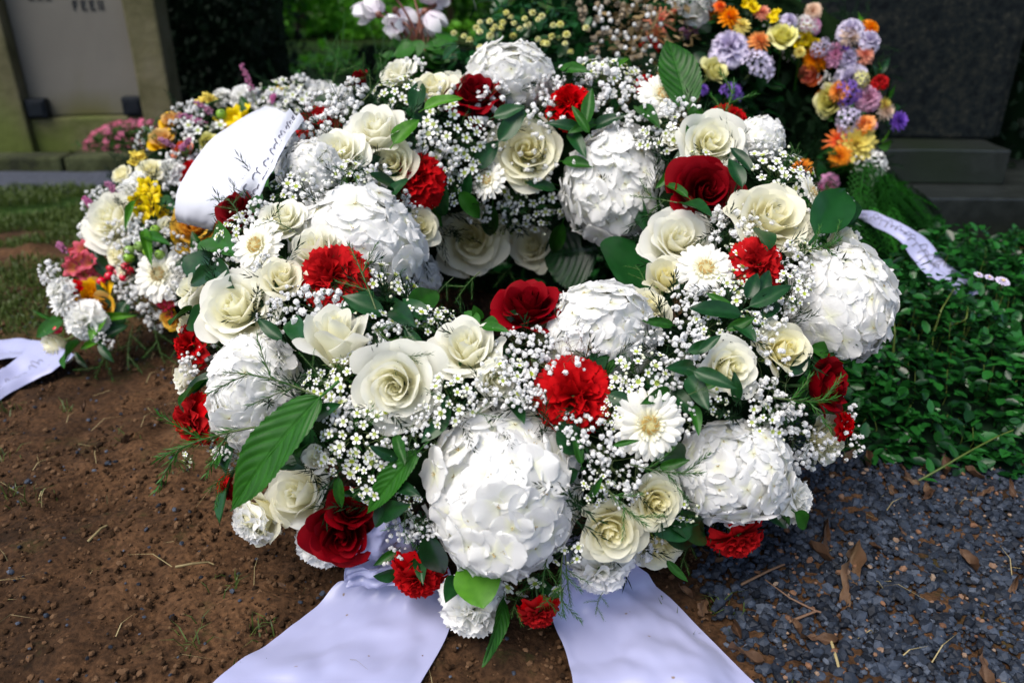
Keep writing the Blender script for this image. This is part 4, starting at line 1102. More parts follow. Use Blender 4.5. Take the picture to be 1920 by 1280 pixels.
for i, (px, py, s, rot, k, lab) in enumerate(DL):
    p = at_z(px, py, .012); d = p[1] * CO + (CAM_H - p[2]) * SI
    o = link('dead_leaf', DEAD[k], None, mat4(p + [0, 0, .004], basis(nrm([rng.normal(0, .2), rng.normal(0, .2), 1]), R(rot)) , tuple(s * d / F_PX * .85 * q_ for q_ in ((.62, 1, .8) if s > 70 else (.9, 1, 1)))), lab, 'leaf', 'dead leaves on the ground')
n = 330; x = rng.uniform(.12, 1.5, n); y = rng.uniform(.5, 1.6, n); ge = gravel_edge(x, y)
k = (np.abs(ge) < .10) | ((y > 1.0) & (x > .35) & (y < 1.2)) | (rng.random(n) < .10); g = G()
for i in np.where(k)[0]:
    q = DEAD[rng.integers(7)]; co = np.empty(len(q.vertices) * 3); q.vertices.foreach_get('co', co); tt = np.empty(len(q.vertices)); q.attributes['tint'].data.foreach_get('value', tt)
    B = basis(nrm([rng.normal(0, .35), rng.normal(0, .35), 1]), rng.uniform(0, 6.28)) * rng.uniform(.012, .038)
    g.add(co.reshape(-1, 3)[:84] @ B.T + [x[i], y[i], ground_z(x[i:i+1], y[i:i+1])[0] + .010], qgrid(7, 12), 0, np.clip(tt[:84] + rng.uniform(-.3, .2), 0, 1))
link('leaf_litter', g.mesh('leaf_litter', [MT['litter']]), kind='stuff')
TW = [((1480, 1165), (1530, 1145), (1590, 1160), (1650, 1215), 'grey forked twig on the gravel'), ((1555, 1190), (1570, 1240), (1580, 1285), (1582, 1290), 'thin pale straw lying lengthwise on the gravel'), ((1390, 1095), (1440, 1070), (1500, 1045), (1530, 1035), 'dark thin twig below the drooping red carnation'),
      ((165, 1015), (190, 990), (205, 982), (212, 978), 'short straw stalk lying on the bare soil'), ((330, 1062), (360, 1056), (390, 1053), (402, 1058), 'pale bent grass stalk on soil left of the white ribbon'), ((1830, 505), (1860, 502), (1900, 500), (1925, 506), 'brown stick lying before the granite steps')]
for a, b, c, d, lab in TW:
    root_p = at_z(*a, .012); g = G(); pts = np.array([at_z(*q, .014 + .01 * math.sin(i * 2.1)) for i, q in enumerate((a, b, c, d))]) - root_p
    tube(g, pts, .0022, .001, 5); 
    if 'forked' in lab: tube(g, [pts[1], pts[1] + [-.03, .012, .01], pts[1] + [-.05, .05, .006]], .0018, .0008, 4)
    link('twig', g.mesh('twig', [MT['stem_brown'] if 'dark' in lab or 'brown' in lab or 'grey' in lab else MT['straw']]), None, Matrix.Translation(Vector([float(v) for v in root_p])), lab, 'twig', 'twigs and stalks on the ground')

BALLV0, BALLF0 = ball(14, 8)
# ------------------------------------------------------------------ flower stock
MT['green_base'] = petal_mat('rose_calyx', (.30, .42, .10), (.45, .55, .25), .5, .2)
STOCK = {}
def stock(kind):
    if kind in STOCK: return STOCK[kind]
    if kind.startswith('rose'):
        _, col, form = kind.split('_'); mt = dict(w='rose_white', c='rose_cream', r='rose_red', y='rose_yellow', l='lemon', p='coral')[col]
        green = MT['calyx'] if col in 'r' else MT['green_base']
        n = 3 if col in 'wc' else 2
        v = [rose_variant(sum(map(ord, kind)) + 17 * i, form, mt, green) for i in range(n)]
    elif kind == 'carn_r': v = [carnation_variant(40 + i, 'carn_red') for i in range(3)]
    elif kind == 'carn_w': v = [carnation_variant(50 + i, 'carn_white') for i in range(2)]
    elif kind in ('carn_l', 'carn_o', 'carn_p'): v = [carnation_variant(60, dict(l='lilac', o='orange', p='pink')[kind[-1]])]
    elif kind == 'gerbera': v = [gerbera_variant(70 + i) for i in range(3)]
    elif kind == 'freesia_y': v = [freesia_variant(80, 'freesia_y'), freesia_variant(81, 'freesia_y')]
    elif kind == 'freesia_p': v = [freesia_variant(82, 'freesia_p')]
    elif kind.startswith('pom_'):
        v = [pompon_variant(90, kind[4:])]
    elif kind.startswith('phlox_'): v = [phlox_variant(95, kind[6:])]
    elif kind.startswith('spider_'): v = [pompon_variant(97, kind[7:], 34, 1.05, .07)]
    STOCK[kind] = v; return v
NAMES = dict(rose='rose', carn='carnation', gerbera='gerbera', freesia='freesia', pom='pompon', phlox='phlox', spider='spider_gerbera')
PETAL = dict(rose='petal', carn='petal', gerbera='petal')
CNT = {}
COVER = []
def axis_of(n, f, d, k=.25):
    """f: (right, up) slant of the flower's axis as seen, or None to follow the wreath's surface"""
    if f is None: return nrm(np.array(n) * (1 - k) - d * k)
    w = math.sqrt(max(.0, 1 - f[0] ** 2 - f[1] ** 2)) if f[0] ** 2 + f[1] ** 2 < 1 else 0
    return nrm(RIGHT * f[0] + UP * f[1] - FWD * w)
def put(parent, ring, kind, px, py, rp, f=None, off=.1, label=None, surf=None, roll=None, stretch=None):
    p, n, dep, d = ring.hit(px, py, surf)
    COVER.append((px, py, rp)); rp = rp * (1.24 if kind.startswith('rose') else 1.12)
    r = rp * dep / F_PX
    p = p + d * off * r * 1.0
    ax = axis_of(n, f, d)
    CNT[kind] = CNT.get(kind, 0) + 1
    vs = stock(kind); body, pets = vs[(CNT[kind] - 1) % len(vs)]
    roll = CNT[kind] * 1.7 if roll is None else roll
    B = basis(ax, roll)
    S = r if stretch is None else (r, r, r * stretch)
    base = kind.split('_')[0]
    o = link(NAMES[base], body, parent, mat4(p, B, S), label)
    for q in pets: link('petal', q, o)
    return o

# ------------------------------------------------------------------ the big wreath
RG = Ring((.0252, 1.185, .320), .3415, .150, R(20.5))
W = empty('funeral_wreath', (0, 0, 0), 'largest wreath, white hydrangeas and roses with red roses and carnations', 'wreath')
W.location = (.0252, 1.185, 0); 
W_OFF = Matrix.Translation((-.0252, -1.185, 0))
class _P: pass
# everything of the wreath is authored in world space under one holder offset
def wl_link(*a, **k): return link(*a, **k)
W.location = (0, 0, 0)

# straw ring and packed greenery
def ring_base(parent, RGx, r, seed, fir_n, frond_mat='fir', inner=True):
    rng = np.random.default_rng(seed)
    nu, nv = 96, 20; a = np.linspace(0, 2 * math.pi, nu); b = np.linspace(0, 2 * math.pi, nv)
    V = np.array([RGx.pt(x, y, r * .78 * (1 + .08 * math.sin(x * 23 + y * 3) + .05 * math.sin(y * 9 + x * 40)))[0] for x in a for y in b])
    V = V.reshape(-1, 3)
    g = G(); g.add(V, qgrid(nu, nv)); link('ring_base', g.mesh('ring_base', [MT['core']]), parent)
    g = G(); FR = [frond_arrays(k) for k in range(3)]
    # fir: straight twigs with needles
    tw = G(); st = bezier([0, 0, 0], [0, .5, .1], [0, 1, 0], 5); needles_on(tw, st, 34, .24, .012, 0, rng); NV = np.concatenate(tw.V); NF = np.concatenate(tw.F)
    for i in range(fir_n):
        x, y = rng.uniform(0, 6.283), rng.uniform(0, 6.283)
        p, n = RGx.pt(x, y, r * .92); t = nrm(np.cross(n, rng.normal(size=3))); yv = nrm(t + n * rng.uniform(.2, .9)); zv = nrm(n - yv * (n @ yv)); xv = np.cross(yv, zv)
        B = np.stack([xv, yv, zv], 1) * rng.uniform(.05, .095)
        if frond_mat == 'fir': g.add(NV @ B.T + p, NF, 0, rng.uniform(-.2, .4))
        else:
            V, F = FR[rng.integers(3)]; g.add(V @ B.T + p, F, 0, rng.uniform(-.2, .4))
    link('fir_twigs', g.mesh('fir_twigs', [MT[frond_mat]]), parent, kind='stuff')
ring_base(W, RG, .118, 5, 1300)

HY = [(940, 912, 168, (-.02, .18)), (1366, 880, 112, (.12, .0)), (1572, 575, 108, (.45, .05)), (1158, 352, 108, (-.05, -.1)), (1125, 628, 112, (.05, .55)),
      (672, 462, 122, (-.25, .45)), (478, 730, 102, (-.50, .0)), (955, 152, 84, (-.1, .45)), (582, 322, 64, (-.3, .4)), (1425, 262, 48, (.4, .5)), (785, 520, 46, (.6, .1))]
HL = ['hydrangea head at the very front, largest of all', None, 'hydrangea head at the right rim, tinged cream', None, None, None, None, None, None, None, None]
for i, (x, y, r, f) in enumerate(HY):
    p, n, dep, d = RG.hit(x, y); COVER.append((x, y, r)); s = r * 1.10 * dep / F_PX
    ax_, ay_ = {3: (.95, 1.13), 4: (1.08, .84), 5: (1.10, .94), 7: (1.04, .78), 2: (.94, 1.12), 6: (1, 1.06)}.get(i, (1, 1))
    hydrangea(W, mat4(p + d * s * .62, basis(axis_of(n, f, d), 0.0), (s * ax_, s * ay_, s)), 600 + i, s, nfront=34 if r > 60 else 14)

ROSES = [ # px, py, r, kind, facing, off
    (742, 724, 74, 'w_open', (.02, -.08), .0), (873, 655, 66, 'w_half', (-.15, .62), .1), (634, 642, 74, 'w_bud', (.05, .88), .1), (440, 576, 70, 'w_blown', (-.15, .40), .0),
    (562, 926, 66, 'w_half', (-.35, .30), .1), (484, 970, 54, 'c_half', (-.50, -.35), .0), (1150, 1000, 56, 'c_blown', (.05, -.25), .1), (1232, 942, 46, 'c_open', (.25, -.05), .2), (1240, 1032, 42, 'c_blown', (.25, -.45), .5),
    (1368, 690, 54, 'w_half', (.25, .12), .0), (1470, 655, 52, 'c_half', (.2, .3), .35), (1275, 445, 62, 'w_blown', (.05, .42), .0), (1450, 405, 70, 'c_blown', (.15, .45), .0),
    (1336, 266, 57, 'w_blown', (.05, .15), .0), (986, 285, 60, 'c_blown', (.0, .05), .1), (881, 450, 62, 'c_blown', (-.05, -.10), .1), (786, 427, 38, 'c_half', (.35, .1), .2), (997, 462, 42, 'c_half', (-.35, .05), .3),
    (704, 246, 54, 'w_half', (-.2, .50), .0), (634, 284, 48, 'w_open', (-.1, .50), .1), (735, 308, 40, 'c_open', (-.2, .1), .4), (812, 168, 42, 'c_half', (-.15, .65), .2), (590, 470, 52, 'w_half', (-.3, .55), .5),
    (525, 408, 42, 'w_blown', (-.1, .60), .1), (528, 522, 44, 'c_half', (.2, .60), .3), (362, 543, 44, 'w_half', (-.85, .25), .2), (1246, 524, 44, 'c_bud', (-.1, .50), .0), (1212, 578, 44, 'c_half', (.25, .55), .2),
    (1580, 452, 40, 'w_half', (.65, .45), .2), (1548, 822, 46, 'c_half', (.60, -.1), .3), (932, 712, 38, 'w_half', (.35, .1), .6), (345, 705, 30, 'w_half', (-.85, .2), .3), (362, 612, 32, 'c_bud', (-.85, .15), .3),
    (595, 862, 30, 'w_bud', (-.2, .6), .4), (745, 138, 34, 'w_half', (-.4, .6), .3), (1262, 262, 22, 'w_half', (.0, .5), .5),
    (988, 570, 60, 'r_open', (-.05, .80), .0), (1324, 357, 57, 'r_open', (.1, .05), .1), (888, 172, 46, 'r_open', (-.15, .62), .1), (905, 205, 36, 'r_half', (.1, -.3), .5), (642, 1002, 58, 'r_open', (.05, -.25), -.5), (655, 955, 42, 'r_half', (.3, .5), .5),
    (1553, 722, 54, 'r_half', (.75, .05), .0), (446, 396, 44, 'r_half', (-.35, .55), .2), (675, 150, 20, 'r_bud', (-.4, .7), .1)]
for x, y, r, k, f, off in ROSES:
    c = k[0]; put(W, RG, 'rose_' + k, x, y, r, f, off, 'dark red rose' if c == 'r' else ('creamy rose' if c == 'c' else None))
CARN = [(617, 508, 62, 'r', (-.05, .35)), (1077, 742, 68, 'r', (-.02, .12)), (778, 322, 46, 'r', (-.1, .3)), (800, 352, 38, 'r', (.3, -.2)), (1428, 490, 50, 'r', (.1, .25)), (1064, 184, 41, 'r', (-.2, .45)), (1368, 216, 38, 'r', (.1, .55)),
        (345, 795, 46, 'r', (-.78, -.30)), (345, 652, 42, 'r', (-.80, -.2)), (778, 1100, 48, 'r', (-.15, -.80)), (1398, 1020, 50, 'r', (.50, -.72)), (1012, 1162, 36, 'r', (.1, -.85)), (583, 222, 40, 'r', (-.4, .5)),
        (1592, 800, 26, 'r', (.9, -.1)), (415, 915, 22, 'r', (-.9, -.1)), (1215, 150, 20, 'r', (.1, .6)),
        (886, 1160, 58, 'w', (.0, -.45)), (1132, 1090, 56, 'w', (.05, -.80)), (598, 1040, 56, 'w', (-.25, -.75)), (458, 992, 44, 'w', (-.7, -.6)), (1505, 935, 46, 'w', (.88, .05)), (1555, 500, 20, 'w', (.8, .5))]
for x, y, r, k, f in CARN: put(W, RG, 'carn_' + k, x, y, r, f, .9 if (x, y) in ((598, 1040), (458, 992)) else .05, 'red carnation' if k == 'r' else 'white carnation')
for x, y, r, f in [(1216, 796, 63, (.08, .05)), (1322, 505, 52, (.0, .35)), (484, 462, 53, (-.45, .25)), (1243, 180, 46, (.1, .40)), (915, 338, 35, (-.45, .1)), (1520, 362, 36, (.75, .35)), ]:
    put(W, RG, 'gerbera', x, y, r, f, -.1)

# wax-flower sprigs
WAXB = [wax_sprig(700 + i, nb, rb) for i, (nb, rb) in enumerate([(26, .17), (26, .17), (14, .225), (14, .225), (6, .28)])]
NBL = [0]
def wax(parent, ring, px, py, rp, v, f=None, off=-.1, vis=True):
    p, n, dep, d = ring.hit(px, py); s = rp * dep / F_PX
    COVER.append((px, py, rp * .8)); body, ms = WAXB[v]; o = link('wax_flower_sprig', body, parent, mat4(p + d * off * s, basis(axis_of(n, f, d), px * .37), s))
    for m in ms:
        NBL[0] += 1; link('blossom', BLOSSOMS[NBL[0] % 3], o, m)
for a in [(655, 812, 78, 0), (1000, 392, 62, 0), (852, 255, 66, 1), (655, 330, 62, 1), (1470, 318, 66, 0), (750, 165, 52, 1), (845, 748, 52, 2), (1205, 695, 56, 2), (640, 705, 48, 3), (1148, 128, 58, 1), (735, 522, 56, 2), (1385, 545, 34, 4),
          (1240, 250, 46, 2), (780, 592, 48, 3), (1300, 300, 30, 4), (692, 905, 48, 3), (1000, 1105, 56, 4), (1370, 530, 38, 4), (540, 345, 44, 3), (385, 822, 34, 4), (430, 430, 40, 2), (890, 320, 44, 3), (1490, 540, 40, 3), (1440, 800, 44, 3), (965, 700, 40, 4), (440, 850, 36, 4), (620, 855, 40, 3), (840, 355, 40, 2), (350, 860, 20, 4)]:
    wax(W, RG, *a)

# baby's breath
BB = [floss_sprig(800 + i, 25 + 3 * i, .122 + .006 * (i % 3), closed=.12, spread=1.0, stringy=.2 * (i % 2)) for i in range(6)] + [floss_sprig(820, 16, .115, .35, 1.0, .5, stemmat='stem_brown'), floss_sprig(821, 22, .11, .3, 1.0, .4)]
def breath(parent, ring, px, py, rp, v=None, f=None, off=-.15):
    rp = rp * .88
    p, n, dep, d = ring.hit(px, py); s = rp * dep / F_PX; v = int(px + py) % 6 if v is None else v; COVER.append((px, py, rp * .75))
    link('baby_breath_sprig', BB[v], parent, mat4(p + d * off * s, basis(axis_of(n, f, d, .4), px * .7), s))
BRE = [(600, 575, 62), (545, 560, 40), (400, 490, 55), (430, 480, 40), (1060, 660, 56, 6, None, -1.2), (1100, 640, 48, 6, None, -1.3), (1000, 690, 50), (960, 640, 44), (1290, 600, 56), (1275, 655, 50), (1320, 560, 48), (1300, 640, 44), (1400, 640, 40, 7), (1450, 700, 56, 7, None, -.6), (1450, 760, 60), (1420, 720, 48), (1480, 790, 55), (1500, 830, 50, 7),
       (1160, 870, 62, 7), (1130, 830, 50), (1190, 900, 44, 7), (1130, 880, 40), (870, 230, 50), (930, 190, 50), (820, 300, 48), (800, 240, 44), (850, 290, 40), (1000, 320, 50), (1030, 380, 44), (960, 390, 40), (1130, 150, 62), (1090, 130, 50), (1190, 190, 58), (1150, 190, 52), (1250, 130, 46), (1200, 110, 44), (1270, 215, 50), (1230, 225, 50), (1060, 110, 44), (1030, 160, 44), (1020, 220, 44),
       (1370, 420, 58), (1350, 450, 48), (1410, 420, 45), (1530, 420, 44), (1500, 440, 50), (1380, 395, 40), (1450, 290, 45), (1540, 330, 38), (600, 240, 56), (640, 210, 48), (560, 260, 50), (700, 190, 44), (650, 170, 46), (600, 190, 44), (720, 160, 44), (620, 330, 50), (570, 350, 48), (520, 350, 44), (690, 350, 44), (740, 380, 44), (700, 330, 40),
       (790, 370, 40), (770, 400, 36), (830, 180, 40), (860, 130, 36), (770, 120, 36), (370, 620, 50), (360, 580, 36), (400, 600, 40), (380, 660, 44), (350, 690, 36), (560, 600, 50), (630, 760, 44), (720, 840, 44), (700, 880, 48), (640, 780, 40), (680, 1000, 36, 6), (735, 1040, 40, 6, None, -.8),
       (930, 690, 40), (960, 730, 44), (900, 740, 40), (1240, 1050, 56), (1200, 1040, 44), (1260, 1000, 36, 7), (1600, 830, 44, 7, (.7, 0), 0), (1580, 790, 50, 7), (1545, 850, 50), (1520, 900, 44), (1500, 860, 44), (1600, 450, 30), (430, 790, 40), (460, 830, 44), (420, 860, 36), (1080, 800, 40), (1290, 850, 36), (1215, 610, 40), (1060, 560, 30), (1330, 610, 36), (1500, 520, 36), (1480, 480, 36), (480, 400, 40), (450, 440, 36), (500, 500, 36), (1590, 380, 26), (760, 270, 40), (900, 400, 30)]
for i, a in enumerate(BRE):
    if len(a) > 3 or i % 10 not in (2, 5, 8): breath(W, RG, *a)

# leaves
LV = dict(d=[leaf_mesh(i, 'leaf_dark', W=.23 + .02 * i, bend=.12 + .08 * i, fold=.10, nu=7, nv=12) for i in range(3)],
          m=[leaf_mesh(i + 5, 'leaf_mid', W=.23, bend=.15 + .1 * i, fold=.12) for i in range(2)],
          l=[leaf_mesh(i + 8, 'leaf_light', W=.26, bend=.22, fold=.14) for i in range(1)],
          r=[leaf_mesh(11, 'leaf_light', W=.42, bend=.18, fold=.06, tip=.5)],
          R=[leaf_mesh(12, 'leaf_dark', W=.46, bend=.14, fold=.05, tip=.5)],
          S=[leaf_mesh(13, 'leaf_mid', W=.24, bend=.22, fold=.07, serr=20, nu=33, nv=97, vein=.014, name='serrated_leaf')],
          D=[leaf_mesh(14, 'leaf_dark', W=.44, bend=.20, fold=.04, serr=20, nu=29, nv=81, vein=.012, tip=.5, name='serrated_leaf')])
def leafp(parent, ring, kind, x0, y0, x1, y1, face=(0, .2), z0=0.0, z1=0.0, i=0, wide=1.0, label=None):
    """leaf whose foot is seen at (x0,y0) and tip at (x1,y1); z: how far each stands out of the wreath in metres; face: slant of its upper side"""
    a, n, dep, d = ring.hit(x0, y0); b, n2, dep2, d2 = ring.hit(x1, y1)
    dep2 = min(max(dep2, dep - .10), dep + .10)
    a = a - d * z0; b = CAM + ray(x1, y1) * dep2 - d2 * z1
    me = LV[kind][i % len(LV[kind])]; bd = BEND[me]
    v = b - a; Ln = np.linalg.norm(v); y = v / Ln; z = axis_of(n, face, d); z = nrm(z - y * (z @ y)); x = np.cross(y, z)
    y, z = nrm(y + z * bd), nrm(z - y * bd); Ln /= math.sqrt(1 + bd * bd)
    link('leaf', me, parent, mat4(a, np.stack([x, y, z], 1), (Ln * wide, Ln, Ln)), label)
LEAVES = [
    ('S', 600, 745, 432, 958, (-.35, .25), .03, .06, 0, 1.0), ('S', 785, 845, 688, 962, (-.2, .3), .0, .02, 0, .85), ('S', 1290, 205, 1252, 76, (-.1, .2), .0, .02, 0, 1.25), ('D', 1120, 470, 1020, 480, (0, .1), .0, -.02, 0, 1.5), ('S', 945, 1120, 905, 1250, (.5, .0), .0, .0, 0, .7),
    ('r', 890, 1050, 905, 1140, (0, .1), .01, .05, 0, 1.1), ('r', 920, 1045, 955, 1075, (.1, .3), .01, .03, 0, 1),
    ('R', 1190, 455, 1180, 545, (.1, .0), -.03, -.03, 0, 1), ('d', 1530, 440, 1585, 355, (-.1, .2), .02, .04, 0, 1.25), ('d', 1560, 430, 1600, 372, (-.2, .3), -.01, -.01, 1, 1.1),
    ('m', 1100, 235, 1110, 165, (-.3, .2), .02, .04, 0, 1.0), ('m', 1105, 250, 1072, 198, (-.3, .2), .03, .04, 1, .8), ('d', 1095, 245, 1020, 232, (0, .3), .0, .02, 2, .8), ('d', 1110, 240, 1175, 215, (0, .3), .0, .01, 1, 1),
    ('l', 795, 205, 868, 185, (-.1, .5), .03, .05, 0, 1.0), ('l', 738, 270, 786, 225, (-.2, .3), .03, .05, 0, 1.4), ('d', 925, 220, 985, 200, (.2, .3), .02, .03, 0, 1.3), ('d', 935, 265, 985, 205, (.2, .2), .02, .02, 1, 1.2), ('d', 890, 315, 935, 262, (.3, 0), .0, .0, 2, 1.3),
    ('d', 745, 355, 690, 325, (-.1, .4), .01, .03, 0, 1.1), ('d', 725, 372, 765, 335, (-.1, .4), .01, .03, 1, 1.1), ('d', 730, 375, 690, 345, (0, .4), .0, .01, 2, 1.1), ('m', 860, 360, 900, 410, (0, .1), .01, .03, 0, 1.3), ('d', 760, 400, 770, 440, (.2, .1), .0, .0, 0, 1.2),
    ('d', 640, 590, 700, 545, (0, .4), .0, .02, 0, 1.3), ('d', 720, 590, 640, 555, (0, .4), .0, .02, 1, 1.2), ('m', 770, 585, 818, 545, (.2, .4), .0, .02, 0, 1.4), ('d', 800, 600, 755, 560, (0, .5), .0, .02, 2, 1.2),
    ('m', 900, 600, 888, 572, (-.2, .5), .05, .07, 0, 1.7), ('m', 905, 603, 935, 608, (.2, .5), .05, .07, 1, 1.5), ('m', 900, 605, 870, 585, (-.2, .5), .05, .06, 0, 1.5), ('m', 905, 612, 955, 622, (.2, .3), .04, .05, 1, 1.0),
    ('d', 1390, 590, 1290, 578, (0, .5), .01, .03, 0, 1.1), ('d', 1375, 600, 1418, 640, (.1, .3), .0, .02, 1, 1.3), ('d', 1400, 560, 1420, 512, (0, .3), .01, .03, 2, 1.2), ('d', 1405, 575, 1485, 535, (.1, .4), .01, .04, 0, 1.0), ('d', 1455, 560, 1425, 600, (.2, .3), .0, .0, 1, 1.2),
    ('d', 1310, 660, 1352, 628, (.1, .4), .03, .05, 0, 1.1), ('d', 1300, 695, 1382, 728, (0, .2), .04, .06, 1, 1.0), ('d', 1290, 705, 1330, 770, (-.1, .1), .02, .04, 2, 1.2), ('d', 1290, 660, 1345, 640, (0, .2), .02, .03, 0, 1.2), ('d', 1140, 740, 1190, 760, (0, .2), .0, .01, 0, 1.5), ('d', 1145, 760, 1180, 735, (0, .3), .0, .0, 1, 1.2),
    ('R', 352, 520, 390, 470, (-.4, .3), .0, .02, 0, 1.2), ('d', 400, 500, 440, 540, (-.3, .3), .0, .02, 1, .9), ('m', 360, 580, 318, 610, (-.4, .1), .0, .02, 0, 1.2), ('d', 400, 590, 350, 610, (-.4, .2), .0, .01, 2, 1.2),
    ('m', 390, 715, 335, 760, (-.4, .1), .02, .04, 0, 1.0), ('d', 400, 700, 345, 745, (-.4, .1), .0, .02, 0, 1.2), ('d', 440, 820, 425, 890, (-.5, .1), .0, .0, 1, 1.3), ('m', 420, 850, 405, 880, (-.5, .1), .0, .01, 1, 1.6), ('d', 440, 880, 412, 985, (-.6, -.1), -.01, .01, 0, 1.1), ('d', 530, 870, 565, 800, (0, .2), .0, .0, 1, 1.2), ('D', 590, 860, 520, 800, (0, .2), -.01, -.01, 0, .9),
    ('d', 745, 1075, 700, 1080, (-.1, -.1), .02, .03, 0, 1.6), ('d', 800, 1000, 830, 1075, (0, -.1), .0, .01, 1, 1.1), ('d', 860, 1080, 835, 1130, (-.1, .1), .01, .02, 2, 1.3), ('m', 745, 1030, 700, 1060, (0, 0), .0, .01, 0, 1), ('d', 1000, 1080, 1050, 1120, (.1, -.1), .0, .01, 0, 1.0),
    ('d', 1300, 985, 1225, 1000, (0, .1), .01, .02, 0, 1.4), ('d', 1240, 970, 1315, 1005, (.1, .0), .0, .02, 1, 1.3), ('m', 1450, 950, 1480, 985, (.4, -.1), .0, .01, 0, 1.5), ('d', 1425, 945, 1475, 990, (.4, -.1), .0, .0, 1, 1.3), ('m', 1490, 960, 1512, 988, (.5, -.1), .0, .0, 0, 1.5), ('m', 1250, 1050, 1290, 1090, (.2, -.3), .0, .0, 1, .9),
    ('d', 1280, 380, 1335, 405, (.1, .3), .03, .04, 0, .9), ('m', 1290, 370, 1245, 345, (.0, .3), .03, .04, 1, .8), ('d', 1425, 430, 1440, 470, (.1, .3), .0, .02, 0, 1.4), ('m', 1090, 870, 1075, 810, (.1, .1), .0, .0, 0, .9), ('m', 1150, 835, 1200, 825, (.1, .3), .04, .05, 1, .7), ('m', 1105, 930, 1130, 890, (.1, .1), .0, .02, 1, .7),
    ('m', 1180, 130, 1170, 105, (0, .3), .0, .02, 0, 1.5), ('R', 600, 215, 625, 175, (0, .2), .0, .01, 0, 1), ('m', 478, 400, 490, 360, (-.3, .4), .0, .01, 0, 1.5), ('d', 830, 110, 860, 85, (0, .3), .0, .0, 0, 1.3), ('l', 1160, 125, 1180, 110, (0, .3), .02, .03, 0, 1.2),
    ('d', 500, 870, 470, 935, (-.3, 0), -.02, -.02, 1, 1.1), ('d', 840, 780, 790, 830, (0, .2), -.01, .0, 1, 1.2), ('d', 830, 800, 840, 740, (0, .2), -.01, .0, 0, 1.2), ('d', 1480, 700, 1520, 660, (.3, .2), -.01, .0, 1, 1.2), ('D', 1085, 850, 1050, 790, (0, .2), -.02, -.01, 0, .9)]
for a in LEAVES: leafp(W, RG, *a)
# whatever is left bare between the blooms gets small sprigs and leaves
rng = np.random.default_rng(123); cnt = 0
for _ in range(6000):
    x, y = rng.uniform(330, 1640), rng.uniform(110, 1090)
    p, n, dep, d = RG.hit(x, y)
    if RG.sdf(p, .15) > .003: continue
    if x < 590 and 190 < y < 440: continue
    if p[1] > RG.c[1] + .02 and y > 455 and 780 < x < 1215: continue
    if min(math.hypot(x - a, y - b) - c for a, b, c in COVER) > 4:
        q = rng.random()
        if q < .22: breath(W, RG, x, y, rng.uniform(30, 44))
        elif q < .42: wax(W, RG, x, y, rng.uniform(28, 38), int(rng.integers(3, 5)))
        else:
            a = rng.uniform(0, 6.28); leafp(W, RG, 'dm'[rng.integers(2)], x, y, x + 60 * math.cos(a), y + 60 * math.sin(a), (0, .2), .0, .02, cnt); COVER.append((x, y, 26))
        cnt += 1
        if cnt > 130: break
# leaves under the blooms, all round the ring
rng = np.random.default_rng(77)
for i in range(150):
    x, y = rng.uniform(0, 6.283), rng.uniform(-1.0, 3.6)
    p, n = RG.pt(x, y, .118); t = nrm(np.cross(n, rng.normal(size=3))); yv = nrm(t + n * .35); zv = nrm(n - yv * (n @ yv)); s = rng.uniform(.05, .085)
    link('leaf', LV['d'][i % 3] if i % 4 else LV['m'][0], W, mat4(p, np.stack([np.cross(yv, zv), yv, zv], 1), s))
# blooms on the far side, out of the photograph's sight
for i in range(26):
    x = R(20 + i * 5.6); y = rng.uniform(1.0, 2.3) * 1.0
    p, n = RG.pt(x, y, .135)
    if (CAM - p) @ n > .05: continue
    k = ['rose_w_open', 'carn_w', 'rose_c_half', 'carn_r'][i % 4]; bdy, pe = stock(k)[0]; o = link(NAMES[k.split('_')[0]], bdy, W, mat4(p, basis(n, i), .045))
    for q in pe: link('petal', q, o)

